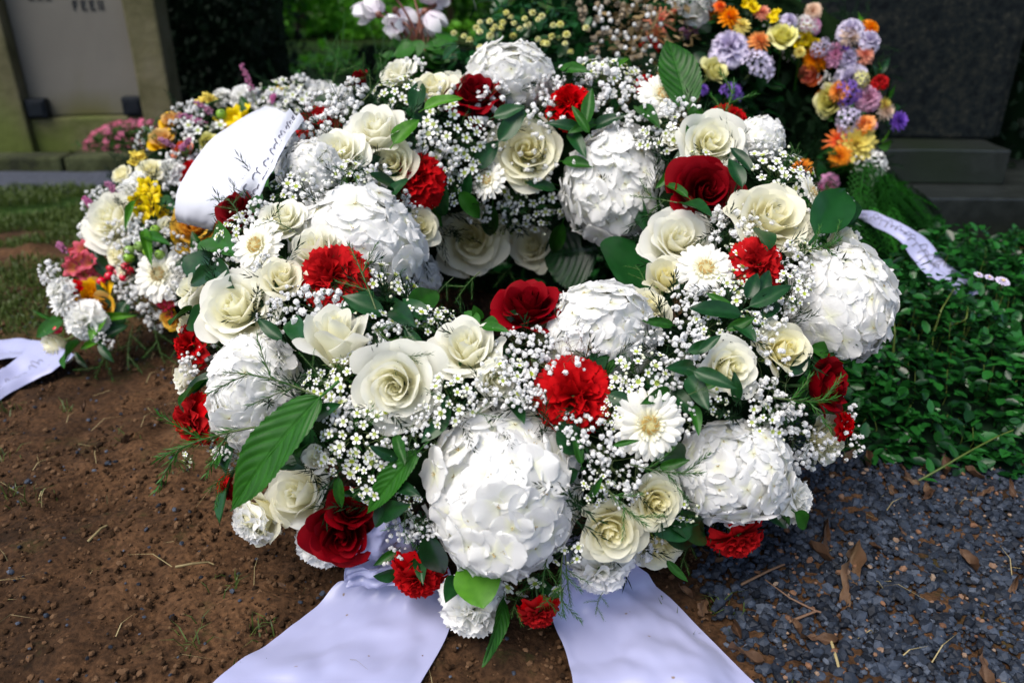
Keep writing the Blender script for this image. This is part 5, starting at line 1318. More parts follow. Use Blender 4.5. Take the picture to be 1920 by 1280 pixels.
# needle sprigs
NS = [needle_sprig_mesh(900 + i, 'needle', 46, .15, .006, b) for i, b in enumerate([3, 2, 0])]
NSL = needle_sprig_mesh(910, 'leaf_mid', 60, .17, .008, 3); 
def sprig(parent, ring, m, x0, y0, x1, y1, z0=.0, z1=.03, wide=1.0):
    a, n, dep, d = ring.hit(x0, y0); dep2 = ring.hit(x1, y1)[2]; dep2 = min(max(dep2, dep - .06), dep + .06)
    a = a - d * z0; b = CAM + ray(x1, y1) * dep2 - nrm(ray(x1, y1)) * z1
    v = b - a; Ln = np.linalg.norm(v); y = v / Ln; z = nrm(-d - y * (-d @ y)); link('needle_sprig', m, parent, mat4(a, np.stack([np.cross(y, z), y, z], 1), (Ln * wide, Ln, Ln)))
for a in [(NS[0], 600, 745, 435, 682, .02, .05), (NS[1], 610, 720, 560, 665, .03, .05), (NS[1], 705, 580, 650, 465, .05, .07), (NSL, 480, 800, 300, 848, .03, .04), (NSL, 470, 865, 385, 915, .02, .03), (NS[0], 560, 440, 500, 405, .05, .07), (NS[2], 855, 770, 800, 725, .04, .05), (NSL, 1180, 870, 1310, 893, .03, .04), (NSL, 1130, 905, 1205, 985, .02, .03),
          (NSL, 1450, 745, 1560, 752, .04, .06), (NS[1], 1290, 740, 1340, 715, .03, .05), (NS[0], 760, 620, 830, 600, .0, .03), (NS[0], 735, 640, 780, 690, .0, .02), (NS[0], 700, 610, 745, 660, .0, .02), (NS[1], 775, 805, 765, 855, .03, .04), (NS[0], 770, 930, 750, 1010, .0, .02), (NS[0], 1030, 1030, 1010, 1130, .0, .02), (NS[1], 1060, 1040, 1075, 1130, .0, .02), (NSL, 1055, 1040, 1052, 1150, .01, .02),
          (NS[0], 1130, 1110, 1110, 1150, .0, .02), (NS[0], 980, 1110, 950, 1150, .0, .02), (NS[0], 700, 150, 655, 110, .0, .03), (NS[1], 640, 200, 620, 160, .0, .02), (NS[0], 680, 190, 730, 130, .0, .03), (NS[1], 1270, 380, 1185, 372, .03, .04), (NSL, 1345, 240, 1380, 160, -.02, .0), (NSL, 1500, 470, 1570, 455, .03, .04), (NSL, 1470, 580, 1500, 560, .02, .04), (NS[0], 560, 300, 610, 310, .0, .03), (NSL, 665, 310, 635, 345, .03, .04),
          (NS[0], 1300, 1010, 1270, 1060, .0, .01), (NS[1], 880, 770, 940, 780, .01, .02), (NS[0], 850, 520, 800, 570, -.04, -.03), (NS[0], 900, 510, 850, 560, -.05, -.04), (NS[1], 960, 500, 930, 540, -.06, -.05), (NS[0], 1210, 540, 1200, 500, -.03, -.02), (NS[1], 1500, 310, 1480, 270, .02, .03), (NS[0], 880, 370, 900, 400, .0, .01), (NS[1], 990, 340, 970, 370, .0, .01), (NS[0], 450, 410, 430, 370, .03, .04), (NS[1], 375, 640, 440, 610, .0, .03), (NS[0], 1180, 720, 1150, 690, .0, .03)]:
    sprig(W, RG, *a)

# ------------------------------------------------------------------ satin ribbons
m, nt, out = newmat('satin'); L = nt.links.new
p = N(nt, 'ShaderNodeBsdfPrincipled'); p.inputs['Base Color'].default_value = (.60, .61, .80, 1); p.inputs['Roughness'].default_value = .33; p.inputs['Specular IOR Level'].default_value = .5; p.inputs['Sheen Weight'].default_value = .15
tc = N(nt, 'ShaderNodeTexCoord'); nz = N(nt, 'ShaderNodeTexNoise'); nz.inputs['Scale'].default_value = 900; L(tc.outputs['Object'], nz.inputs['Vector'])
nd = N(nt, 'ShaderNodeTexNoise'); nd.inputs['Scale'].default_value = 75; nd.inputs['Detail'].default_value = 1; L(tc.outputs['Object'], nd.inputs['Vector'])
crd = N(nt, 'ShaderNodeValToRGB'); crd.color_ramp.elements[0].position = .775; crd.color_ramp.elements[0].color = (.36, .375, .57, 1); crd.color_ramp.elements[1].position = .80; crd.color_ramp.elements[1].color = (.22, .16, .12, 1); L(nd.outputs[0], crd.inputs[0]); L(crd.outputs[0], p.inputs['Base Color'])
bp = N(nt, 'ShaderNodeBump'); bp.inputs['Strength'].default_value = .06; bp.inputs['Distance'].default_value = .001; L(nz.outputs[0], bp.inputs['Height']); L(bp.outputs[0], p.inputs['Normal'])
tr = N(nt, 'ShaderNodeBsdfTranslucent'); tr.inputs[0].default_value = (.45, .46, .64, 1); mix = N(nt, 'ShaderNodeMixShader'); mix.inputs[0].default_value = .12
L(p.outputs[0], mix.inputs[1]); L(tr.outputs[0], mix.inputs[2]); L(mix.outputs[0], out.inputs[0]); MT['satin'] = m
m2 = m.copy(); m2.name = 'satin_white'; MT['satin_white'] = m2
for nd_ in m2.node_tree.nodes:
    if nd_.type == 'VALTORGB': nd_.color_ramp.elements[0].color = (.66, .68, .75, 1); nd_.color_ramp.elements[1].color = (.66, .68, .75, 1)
MT['print'] = stone_mat('print', [(.05, .05, .07), (.12, .12, .16)], 40, .7, 0)
MT['print_grey'] = stone_mat('print_grey', [(.12, .12, .16), (.22, .22, .28)], 40, .7, 0)

def interp(P, t):
    P = np.array(P, float); s = np.concatenate([[0], np.cumsum(np.linalg.norm(np.diff(P, axis=0), axis=1))]); s /= s[-1]
    # Catmull-Rom through the points
    k = np.clip(np.searchsorted(s, t, side='right') - 1, 0, len(P) - 2); f = ((t - s[k]) / (s[k + 1] - s[k]))[:, None]
    P0 = P[np.maximum(k - 1, 0)]; P1 = P[k]; P2 = P[k + 1]; P3 = P[np.minimum(k + 2, len(P) - 1)]
    return .5 * ((2 * P1) + (-P0 + P2) * f + (2 * P0 - 5 * P1 + 4 * P2 - P3) * f ** 2 + (-P0 + 3 * P1 - 3 * P2 + P3) * f ** 3)
def sheet(A, B, nt_=70, nw=40, folds=(), thick=.0006, noise=.0):
    """surface between two edge curves given as 3-D points; folds: (amp, count, phase, t0, t1)"""
    t = np.linspace(0, 1, nt_); a = interp(A, t); b = interp(B, t); w = np.linspace(0, 1, nw)
    S = a[:, None] * (1 - w)[None, :, None] + b[:, None] * w[None, :, None]
    du = np.gradient(S, axis=1); dt = np.gradient(S, axis=0); nn = np.cross(du, dt); nn /= np.linalg.norm(nn, axis=2)[..., None] + 1e-12
    if nn[..., 2].mean() < 0: nn = -nn
    h = 0
    for amp, cnt, ph, t0, t1 in folds:
        env = smooth(min(t0, t1) - .001, max(t0, t1), t)[:, None]; env = env if t1 > t0 else 1 - env
        h = h + amp * env * np.sin(w[None] * cnt * 6.283 + ph + 1.5 * t[:, None])
    if noise:
        TT, WW = np.meshgrid(t, w, indexing='ij'); h = h + noise * fbm(TT * 5, WW * 3, 3, 6)
    return S + nn * (h[..., None] if not np.isscalar(h) else 0), nn
def build_sheet(name, S, nn, mats, parent=None, thick=.0007, print_strokes=None, **kw):
    nt_, nw = S.shape[:2]; g = G(); F = qgrid(nt_, nw)
    g.add(S.reshape(-1, 3), F); g.add((S - nn * thick).reshape(-1, 3), F[:, ::-1])
    o = link(name, g.mesh(name, mats), parent, **kw); return o

def Z(*pts): return [at_z(x, y, z) for x, y, z in pts]
# left-hand ribbon
Z0 = .012
A = Z((655, 1010, .10), (648, 1060, .05), (642, 1095, .022), (560, 1160, .016), (415, 1280, .014), (330, 1350, .012), (180, 1470, .010))
B = Z((775, 985, .10), (830, 1050, .06), (850, 1100, .03), (838, 1180, .018), (785, 1280, .014), (735, 1370, .012), (640, 1500, .010))
S, nn = sheet(A, B, 90, 50, [(.004, 3, .5, .40, .05), (.005, .7, 1.0, .2, .8)], noise=.018)
S[..., 2] = np.maximum(S[..., 2], .010)
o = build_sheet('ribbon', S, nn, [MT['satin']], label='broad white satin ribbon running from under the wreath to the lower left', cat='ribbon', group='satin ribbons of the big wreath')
# knot pleats at its head
A2 = Z((645, 1085, .05), (660, 1050, .09), (690, 1010, .13), (735, 955, .17)); B2 = Z((775, 1050, .055), (770, 1020, .10), (755, 985, .14), (748, 955, .17))
S, nn = sheet(A2, B2, 40, 50, [(.004, 1.6, 0, -.5, .0)], noise=.012); build_sheet('ribbon_knot', S, nn, [MT['satin']], W)
A2 = Z((650, 1100, .045), (655, 1080, .06), (648, 1068, .075)); B2 = Z((770, 1100, .045), (765, 1078, .07), (790, 1052, .085))
S, nn = sheet(A2, B2, 20, 60, [(.003, 2.2, 1, -.5, .0)], noise=.010); build_sheet('ribbon_knot', S, nn, [MT['satin']], W)
# right-hand ribbon
A = Z((1060, 1010, .12), (1045, 1090, .06), (1035, 1150, .026), (1062, 1220, .018), (1075, 1290, .014), (1090, 1400, .012), (1110, 1520, .010))
B = Z((1130, 990, .14), (1200, 1065, .055), (1245, 1100, .022), (1320, 1175, .020), (1428, 1285, .018), (1520, 1380, .012), (1640, 1500, .010))
S, nn = sheet(A, B, 90, 50, [(.006, 2.2, .2, .45, .05), (.007, .8, 3.6, .2, .8), (.0045, 1.6, 1.0, .2, .9)], noise=.020)
S[..., 2] = np.maximum(S[..., 2], .012)
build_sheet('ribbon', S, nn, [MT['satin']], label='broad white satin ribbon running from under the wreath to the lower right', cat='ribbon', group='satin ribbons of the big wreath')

# ------------------------------------------------------------------ the wreath behind at the left
R2 = Ring((-.47, 1.80, .26), .30, .135, R(22))
W2 = empty('colourful_wreath', (0, 0, 0), 'smaller wreath at the left behind, with yellow freesias, yellow roses and berries', 'wreath')
ring_base(W2, R2, .125, 6, 800)
for x, y, r, k, f in [(207, 410, 46, 'rose_w_open', (-.25, .3)), (275, 362, 30, 'freesia_y', (-.1, .4)), (285, 392, 28, 'freesia_y', (.2, .2)), (358, 322, 34, 'carn_r', (-.2, .5)), (362, 422, 38, 'rose_y_open', (.0, .35)), (300, 515, 43, 'gerbera', (-.1, .15)),
                      (150, 485, 32, 'freesia_p', (-.3, .3)), (178, 502, 30, 'freesia_p', (.2, .2)), (130, 545, 18, 'carn_r', (-.5, .1)), (172, 552, 30, 'rose_y_half', (-.1, .3)), (195, 575, 28, 'rose_y_bud', (.3, -.2)), (145, 605, 32, 'carn_w', (-.3, -.2)), (110, 562, 28, 'pom_carn_white', (-.5, .3)),
                      (440, 224, 36, 'freesia_y', (-.1, .6)), (500, 218, 36, 'carn_w', (-.1, .6)), (392, 272, 22, 'rose_l_bud', (.4, .5)), (528, 168, 14, 'freesia_y', (0, .6)), (105, 652, 28, 'rose_c_half', (-.5, -.6)), (600, 168, 30, 'carn_w', (0, .6)), (312, 312, 22, 'carn_w', (-.2, .5)), (100, 540, 22, 'carn_w', (-.6, .3)),
                      (255, 330, 16, 'carn_w', (-.3, .6)), (345, 285, 20, 'rose_p_bud', (-.2, .6)), (168, 420, 22, 'carn_w', (-.6, .3)), (640, 172, 18, 'carn_w', (0, .6)), (135, 470, 10, 'freesia_p', (-.6, .3))]:
    put(W2, R2, k, x, y, r * 1.12, f, 0.0)
for a in [(330, 360, 44), (300, 340, 40), (345, 380, 36), (250, 460, 44), (300, 460, 50), (340, 460, 44), (240, 480, 36), (270, 560, 50), (310, 570, 40), (240, 570, 36), (290, 600, 40), (100, 525, 40), (120, 580, 40), (130, 560, 36), (175, 380, 36), (160, 430, 32), (215, 440, 40), (420, 290, 40), (400, 240, 30), (480, 190, 36), (560, 170, 44), (620, 180, 44), (520, 190, 36),
          (190, 640, 26), (230, 540, 34), (85, 510, 28), (370, 300, 36), (330, 300, 34), (150, 620, 26), (340, 545, 34), (350, 250, 26), (450, 260, 36), (265, 430, 34)]:
    if (a[0] + a[1]) % 20 != 0 : breath(W2, R2, *a)
for a in [(520, 180, 40, 2), (560, 190, 40, 3), (380, 255, 36, 4), (430, 265, 36, 4)]: wax(W2, R2, *a)
for a in [('m', 120, 600, 68, 632, (-.4, .2), .0, .02, 0, 1.4), ('l', 195, 590, 170, 640, (0, .1), .0, .02, 0, 1.2), ('d', 215, 580, 180, 530, (0, .1), .01, .03, 0, 1.0), ('d', 240, 610, 165, 650, (0, .2), .0, .0, 1, .7), ('l', 190, 640, 150, 655, (0, .2), .0, .0, 0, .6), ('m', 150, 640, 120, 690, (-.3, 0), .0, .02, 0, .6), ('l', 255, 375, 235, 435, (0, .2), .03, .04, 0, .5), ('m', 270, 440, 320, 460, (.2, .3), .02, .04, 0, .7),
          ('l', 270, 430, 285, 500, (.3, .2), .02, .04, 0, .5), ('m', 470, 220, 450, 180, (-.2, .3), .0, .02, 0, 1.3), ('m', 540, 170, 520, 155, (0, .4), .0, .02, 1, 1), ('d', 205, 520, 170, 460, (0, .3), .0, .01, 1, 1), ('d', 240, 560, 210, 640, (0, .0), .0, .01, 1, 1), ('m', 100, 600, 60, 580, (-.4, .2), .0, .02, 0, .5), ('d', 330, 540, 360, 570, (0, .3), .0, .0, 0, 1), ('d', 300, 370, 340, 400, (0, .3), .0, .0, 0, 1), ('m', 560, 160, 560, 130, (0, .3), .0, .0, 0, .6), ('m', 440, 250, 470, 280, (0, .3), .0, .0, 0, 1),
          ('d', 140, 660, 165, 690, (-.1, 0), .0, .02, 0, .9), ('d', 185, 640, 215, 680, (-.1, 0), .0, .02, 1, .9), ('l', 170, 600, 260, 590, (0, .1), .01, .02, 0, .5)]: leafp(W2, R2, *a)
rng = np.random.default_rng(78)
for i in range(90):
    x, y = rng.uniform(0, 6.283), rng.uniform(-.6, 3.2); p, n = R2.pt(x, y, .115); t = nrm(np.cross(n, rng.normal(size=3))); yv = nrm(t + n * .4); zv = nrm(n - yv * (n @ yv)); s = rng.uniform(.04, .075)
    link('leaf', LV['d'][i % 3] if i % 3 else LV['m'][0], W2, mat4(p, np.stack([np.cross(yv, zv), yv, zv], 1), s))
BALLV, BALLF = ball(10, 8)
def berries(parent, ring, spots, rp, mt, name='berry'):
    g = G(); g.add(BALLV * [1, 1, 1.15], BALLF, 0, .6); g.add(ICO_V * .25 - [0, 0, 1.1], ICO_F, 1); me = g.mesh(name, [MT[mt], MT['stem']])
    for x, y in spots:
        p, n, dep, d = ring.hit(x, y); link(name, me, parent, mat4(p - d * .01, basis(-axis_of(n, None, d), 0), rp * dep / F_PX))
berries(W2, R2, [(190, 527), (205, 517), (208, 502), (222, 510), (232, 520), (243, 508), (235, 500), (108, 618)], 8, 'berry')
berries(W2, R2, [(292, 432), (275, 452), (242, 484), (243, 470), (278, 472), (300, 478), (262, 462), (345, 285), (410, 280), (425, 262), (415, 215)], 10, 'berry_g')
# heather spikes
def heather(x0, y0, x1, y1, seed):
    rng = np.random.default_rng(seed); a = R2.hit(x0, y0); b = CAM + ray(x1, y1) * a[2]; v = b - a[0]; g = G(); C = bezier([0, 0, 0], v * .5 + [0, 0, .01], v, 14); tube(g, C, .0015, .001, 4, 1)
    vb, fb = ball(5, 4)
    for i in range(70):
        t = .35 + .65 * i / 70; j = min(12, int(t * 13)); p = C[j] + (C[j + 1] - C[j]) * (t * 13 - j); q = rng.normal(size=3); q /= np.linalg.norm(q); rr = .0065 * (1.15 - .5 * t)
        g.add((vb * [.0022, .0022, .0035]) @ basis(q).T + p + q * rr, fb, 0, rng.random())
    link('heather_spike', g.mesh('heather_spike', [MT['heather'], MT['stem']]), W2, Matrix.Translation(Vector([float(c) for c in a[0]])))
for i, a in enumerate([(485, 205, 453, 122), (412, 228, 366, 192), (410, 245, 333, 216), (345, 290, 300, 262), (330, 300, 355, 262), (225, 370, 200, 345), (180, 400, 158, 372), (130, 480, 108, 458), (505, 205, 515, 180), (650, 175, 668, 150)]): heather(*a, 30 + i)
rng = np.random.default_rng(44); kk = ['carn_w', 'rose_w_half', 'freesia_y', 'carn_r', 'rose_y_half', 'rose_y_half', 'rose_c_open', 'freesia_p']; c = 0
for _ in range(3000):
    x, y = rng.uniform(80, 640), rng.uniform(165, 640); p, n, dep, d = R2.hit(x, y)
    if R2.sdf(p, .135) > .003 or RG.sdf(RG.hit(x, y)[0], .15) < .01: continue
    if min(math.hypot(x - a, y - b) - q for a, b, q in COVER) > 6:
        if rng.random() < .75 and y < 600: put(W2, R2, kk[c % 8], x, y, rng.uniform(18, 26), None, .2)
        else: breath(W2, R2, x, y, 34)
        c += 1
    if c > 40: break
sprig_list = [(NS[0], 250, 610, 230, 690, 0, .01), (NS[0], 290, 600, 300, 680, 0, .01), (NS[1], 330, 610, 350, 670, 0, .01), (NS[0], 210, 650, 170, 715, 0, .01), (NSL, 610, 190, 640, 100, -.02, 0), (NSL, 300, 270, 275, 240, 0, .01)]
for a in sprig_list: sprig(W2, R2, *a)

# printed bow on it
def at_pts(dep, *pts): return [at_d(x, y, dep + dz) for x, y, dz in pts]
D0 = 1.50
A = at_pts(D0, (332, 415, -.10), (330, 398, -.13), (342, 345, -.13), (385, 282, -.10), (440, 238, -.06), (500, 205, -.02))
B = at_pts(D0, (398, 432, -.12), (400, 420, -.16), (445, 375, -.20), (492, 305, -.20), (522, 255, -.16), (556, 212, -.10))
BOW = empty('printed_bow', (0, 0, 0), 'white ribbon bow with black script lying on the left wreath', 'ribbon')
S, nn = sheet(A, B, 60, 30, [(.006, .5, .2, 0, .3)], noise=.004); build_sheet('loop', S, nn, [MT['satin_white']], BOW)
# inner side of the loop, turned back under itself
A3 = at_pts(D0, (332, 415, -.10), (345, 402, -.04), (380, 395, .02), (430, 380, .05)); B3 = at_pts(D0, (398, 432, -.12), (405, 415, -.06), (430, 400, .0), (470, 385, .03))
S, nn = sheet(A3, B3, 20, 12); build_sheet('loop', S, nn, [MT['satin_white']], BOW)
A4 = at_pts(D0, (430, 378, -.32), (478, 318, -.34), (512, 262, -.29), (545, 208, -.20)); B4 = at_pts(D0, (480, 388, -.34), (508, 330, -.37), (538, 270, -.33), (570, 222, -.24))
S4, n4 = sheet(A4, B4, 50, 24, [(.005, 1.2, .5, -.5, 0)], noise=.004); build_sheet('tail', S4, n4, [MT['satin_white']], BOW)
def script_on(S, nn, parent, rows, mat, w=.0011, seed=2, t0=.05, t1=.95, amp=.05, off=.0012, per=9):
    """flowing script, too small and slanted to be read, laid on a ribbon"""
    rng = np.random.default_rng(seed); nt_, nw = S.shape[:2]; g = G()
    for r in rows:
        t = t0
        while t < t1:
            ln = rng.uniform(.08, .16); k = 40; tt = np.linspace(t, min(t + ln, t1), k); f = rng.uniform(.8, 1.2)
            ph = np.linspace(0, ln * per * 14 * f, k); ww = r + amp * np.sin(ph) * (1 + .6 * np.sin(ph * .37 + rng.uniform(0, 6))); tt2 = tt + .010 * np.cos(ph)
            i = np.clip(tt2 * (nt_ - 1), 0, nt_ - 1.001); j = np.clip(ww * (nw - 1), 0, nw - 1.001); a, b = i.astype(int), j.astype(int); fa, fb = (i - a)[:, None], (j - b)[:, None]
            P = (S[a, b] * (1 - fa) + S[a + 1, b] * fa) * (1 - fb) + (S[a, b + 1] * (1 - fa) + S[a + 1, b + 1] * fa) * fb + nn[a, b] * off
            P2 = P - 2 * nn[a, b] * off * 0
            T = np.gradient(P, axis=0); T /= np.linalg.norm(T, axis=1)[:, None] + 1e-9; s_ = np.cross(T, nn[a, b]); wd = (w * (.5 + .6 * np.abs(np.sin(ph * .5))))[:, None]
            V = np.stack([P - s_ * wd, P + s_ * wd], 1).reshape(-1, 3); F = np.array([[2 * q, 2 * q + 1, 2 * q + 3, 2 * q + 2] for q in range(k - 1)])
            g.add(V, F); g.add(V - np.repeat(nn[a, b], 2, axis=0) * 2.4 * off, F)
            t += ln + .03
    link('script', g.mesh('script', [mat]), parent)
script_on(S4, n4, BOW, [.30, .58], MT['print'], .0009, amp=.06)

# far-left ribbons on the ground
A = Z((130, 640, .05), (75, 640, .03), (20, 640, .012), (-60, 650, .012)); B = Z((120, 668, .05), (60, 668, .03), (0, 676, .012), (-60, 680, .012))
S, nn = sheet(A, B, 40, 16, [(.005, 1, .5, 0, .6)], noise=.006); build_sheet('ribbon', S, nn, [MT['satin']], label='white ribbon end lying across the grass edge at the far left', cat='ribbon')
A = Z((95, 640, .06), (55, 655, .04), (15, 690, .014), (-50, 745, .012)); B = Z((140, 665, .06), (100, 692, .03), (40, 722, .014), (-40, 765, .012))
S, nn = sheet(A, B, 40, 20, [(.007, 1.3, .5, 0, .6)], noise=.006); build_sheet('ribbon', S, nn, [MT['satin']], label='white ribbon end with faint print lying on bare soil at the far left', cat='ribbon')
script_on(S, nn, sc.objects['ribbon.003'] if 'ribbon.003' in sc.objects else None, [.5], MT['print_grey'], .0008, 5, .25, .8, .12)

# ------------------------------------------------------------------ leaning wreath of mixed colours before the granite
R3 = Ring((.66, 2.20, .40), .25, .090, R(64), R(-8))
W3 = empty('mixed_wreath', (0, 0, 0), 'upright wreath of orange, lilac and yellow flowers leaning on the dark granite', 'wreath')
ring_base(W3, R3, .075, 7, 520)
k3 = [(1372, 28, 24, 'pom_orange'), (1408, 8, 20, 'freesia_y'), (1368, 78, 32, 'carn_l'), (1428, 74, 24, 'pom_orange'), (1468, 68, 28, 'rose_l_half'), (1422, 122, 30, 'phlox_lilac'), (1340, 132, 28, 'rose_l_half'), (1512, 72, 20, 'freesia_y'), (1528, 112, 24, 'pom_orange'), (1566, 102, 20, 'pom_pink'), (1522, 138, 18, 'rose_p_bud'),
      (1592, 108, 14, 'carn_l'), (1582, 92, 10, 'pom_purple'), (1555, 190, 22, 'rose_l_half'), (1542, 186, 18, 'carn_o'), (1592, 175, 22, 'phlox_purple'), (1632, 182, 17, 'carn_p'), (1666, 208, 15, 'pom_peach'), (1592, 228, 22, 'phlox_lilac'), (1606, 268, 34, 'pom_yellow'), (1570, 262, 22, 'spider_coral'), (1595, 145, 20, 'carn_l'), (1372, 172, 20, 'phlox_purple'),
      (1540, 90, 16, 'phlox_lilac'), (1392, 45, 18, 'pom_yellow'), (1450, 30, 16, 'freesia_y'), (1635, 235, 10, 'pom_pink'), (1320, 165, 12, 'pom_purple'), (1485, 35, 14, 'carn_l'), (1500, 95, 12, 'pom_yellow'), (1640, 310, 22, 'phlox_carn_white'), (1615, 150, 14, 'phlox_lemon'), (1430, 20, 16, 'pom_coral'), (1352, 10, 14, 'pom_coral'), (1625, 335, 14, 'phlox_carn_white')]
for x, y, r, k in k3:
    h = R3.hit(x, y)
    if R3.sdf(h[0], .09) < .02 and x > 1500: put(W3, R3, k, x, y, r * 1.3, None, 0.0)
    else:
        bdy, pe = stock(k)[0]; p = at_d(x, y, 1.93); o = link(NAMES[k.split('_')[0]], bdy, W3, mat4(p, basis(nrm([.1 + .3 * math.sin(x), -.6, .7]), x), r * 1.15 * 1.93 / F_PX))
        for q in pe: link('petal', q, o)
        a = h[0]; g = G(); tube(g, bezier(p, (p + a) / 2, a + [0, 0, -.1], 6), .003, .003, 5); link('stalk', g.mesh('stalk', [MT['leaf_mid']]), W3)
rng = np.random.default_rng(45); kk = ['carn_l', 'carn_o', 'carn_p', 'rose_l_half', 'pom_yellow', 'pom_orange', 'pom_peach', 'freesia_y', 'pom_coral', 'phlox_carn_white', 'carn_r', 'pom_purple']
for i in range(60):
    a, b = rng.uniform(-1.9, 2.4), rng.uniform(-.5, 2.4); p, n = R3.pt(a, b, .085)
    if (CAM - p) @ n < 0: continue
    bdy, pe = stock(kk[i % 12])[0]; o = link(NAMES[kk[i % 12].split('_')[0]], bdy, W3, mat4(p + n * rng.uniform(0, .03), basis(nrm(n + rng.normal(0, .4, 3)), i), rng.uniform(.018, .036)))
    for q in pe: link('petal', q, o)
for a in [(1400, 100, 20), (1500, 50, 24, 7), (1480, 100, 20, 7), (1640, 320, 26), (1610, 310, 22), (1450, 50, 22), (1545, 150, 18)]: breath(W3, R3, *a)
rng = np.random.default_rng(79)
g = G(); n = 1500; a = rng.uniform(0, 6.283, n); q = np.sqrt(rng.random(n)) * .30
Q = np.stack([q * np.cos(a), q * np.sin(a) , -.05 + rng.normal(0, .02, n)], 1); P = Q @ R3.M.T + R3.c
leaf_cloud(g, P, .05, rng, None); link('leafy_backing', g.mesh('leafy_backing', [MT['fir']]), W3, kind='stuff')
g = G(); g.add((BALLV0 * [.27, .27, .03] + [0, 0, -.08]) @ R3.M.T + R3.c, BALLF0, 0, 0); link('dark_backing', g.mesh('dark_backing', [MT['core']]), W3)  # dark pad added behind the ring to blacken its hole
for i in range(110):
    x, y = rng.uniform(0, 6.283), rng.uniform(-.8, 3.6); p, n = R3.pt(x, y, .07); t = nrm(np.cross(n, rng.normal(size=3))); yv = nrm(t + n * .6); zv = nrm(n - yv * (n @ yv)); s = rng.uniform(.04, .075)
    link('leaf', [LV['d'][0], LV['d'][1], LV['m'][0], LV['l'][0]][i % 4], W3, mat4(p, np.stack([np.cross(yv, zv), yv, zv], 1), s))

# cypress spray beneath it, with its printed ribbon
CS = empty('cypress_spray', (.83, 1.98, 0), 'mound of green cypress fronds between the big wreath and the granite steps', 'spray')
rng = np.random.default_rng(12); g = G(); FR = [frond_arrays(60 + k, 8) for k in range(4)]
n = 330; th = np.arccos(rng.uniform(.02, 1, n)); ph = rng.uniform(0, 6.28, n)
P = np.stack([.26 * np.sin(th) * np.cos(ph), .26 * np.sin(th) * np.sin(ph), .26 * np.cos(th) + .02], 1)
for i in range(n):
    nn_ = nrm(P[i] * [1, 1, 1.3]); dn = np.array([0, 0, -1.0]) + nn_ * .55 + rng.normal(0, .35, 3) * [1, 1, .4]; yv = nrm(dn); zv = nrm(nn_ - yv * (nn_ @ yv)); V, F = FR[i % 4]
    g.add(V @ (np.stack([np.cross(yv, zv), yv, zv], 1) * rng.uniform(.11, .18)).T + P[i] * rng.uniform(.9, 1.12) + [0, 0, .02], F, 0, rng.uniform(-.6, .6))
g.add(ICO_V * [.24, .20, .20] + [0, 0, .05], ICO_F, 1)
link('fronds', g.mesh('fronds', [MT['cypress'], MT['core']]), CS, kind='stuff')
A = [at_d(1585, 400, 1.86), at_d(1640, 402, 1.78), at_d(1695, 425, 1.72), at_d(1735, 455, 1.71), at_d(1775, 500, 1.68), at_d(1845, 545, 1.66)]
B = [at_d(1600, 408, 1.84), at_d(1640, 418, 1.73), at_d(1690, 445, 1.67), at_d(1715, 480, 1.66), at_d(1745, 515, 1.63), at_d(1815, 560, 1.62)]
S, nn = sheet(A, B, 60, 24, [(.005, 1.5, .5, -.5, 0)], noise=.006)
RB = build_sheet('ribbon', S, nn, [MT['satin']], label='narrow white ribbon with grey print winding over the cypress fronds', cat='ribbon')
script_on(S, nn, RB, [.30, .55, .75], MT['print_grey'], .0011, 9, .05, .75, .10, per=12)
# pale asters fallen in the ground cover by the ribbon's end
ASTERS = [gerbera_variant(170 + i, 'lilac') for i in range(3)]
for i, (x, y, r, lb) in enumerate([(1880, 527, 14, 'lilac aster with an orange eye in the ground cover'), (1855, 520, 9, 'small lilac aster in the ground cover, between the other two'), (1835, 515, 9, 'small lilac aster in the ground cover nearest the ribbon')]):
    p = at_z(x, y, .29); dep = (p - CAM) @ FWD; o = link('aster', ASTERS[i][0], None, mat4(p, basis([.1, -.3, 1]), r * dep / F_PX), lb, 'flower', 'asters in the ground cover')
    for q in ASTERS[i][1]: link('petal', q, o)

# ------------------------------------------------------------------ pot plants and arrangements behind
def mound(name, c, rx, ry, h, n, size, mat, label, cat, seed, V=OVAL_V, F=OVAL_F):
    rng = np.random.default_rng(seed); root = empty(name, c, label, cat); g = G(); th = np.arccos(rng.uniform(0, 1, n)); ph = rng.uniform(0, 6.28, n); r = rng.uniform(.55, 1.05, n)
    P = np.stack([rx * r * np.sin(th) * np.cos(ph), ry * r * np.sin(th) * np.sin(ph), h * r * np.cos(th) + .02], 1); leaf_cloud(g, P, size, rng, 1.5, 0, V, F)
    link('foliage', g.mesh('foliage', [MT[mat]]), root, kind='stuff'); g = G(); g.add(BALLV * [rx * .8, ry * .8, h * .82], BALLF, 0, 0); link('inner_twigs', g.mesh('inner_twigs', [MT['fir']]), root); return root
CH = mound('chrysanthemum', (.03, 2.04, 0), .32, .20, .66, 3200, .045, 'leaf_dark', 'bushy plant covered in small pale yellow buds behind the big wreath', 'plant', 20)
g = G(); VP = pompon_variant(21, 'lemon', 40, .8, .3); bud = VP[0]
def stemmed(root, spots, dep, me, name, rp, rng, sag=.10):
    o0 = np.array(root.location)
    for x, y in spots:
        p = at_d(x, y, dep + rng.uniform(-.04, .04)) - o0; link(name, me, root, mat4(p, basis(nrm([rng.normal(0, .3), -.3 + rng.normal(0, .3), .8])), rp * rng.uniform(.8, 1.2) * dep / F_PX))
rng = np.random.default_rng(5)
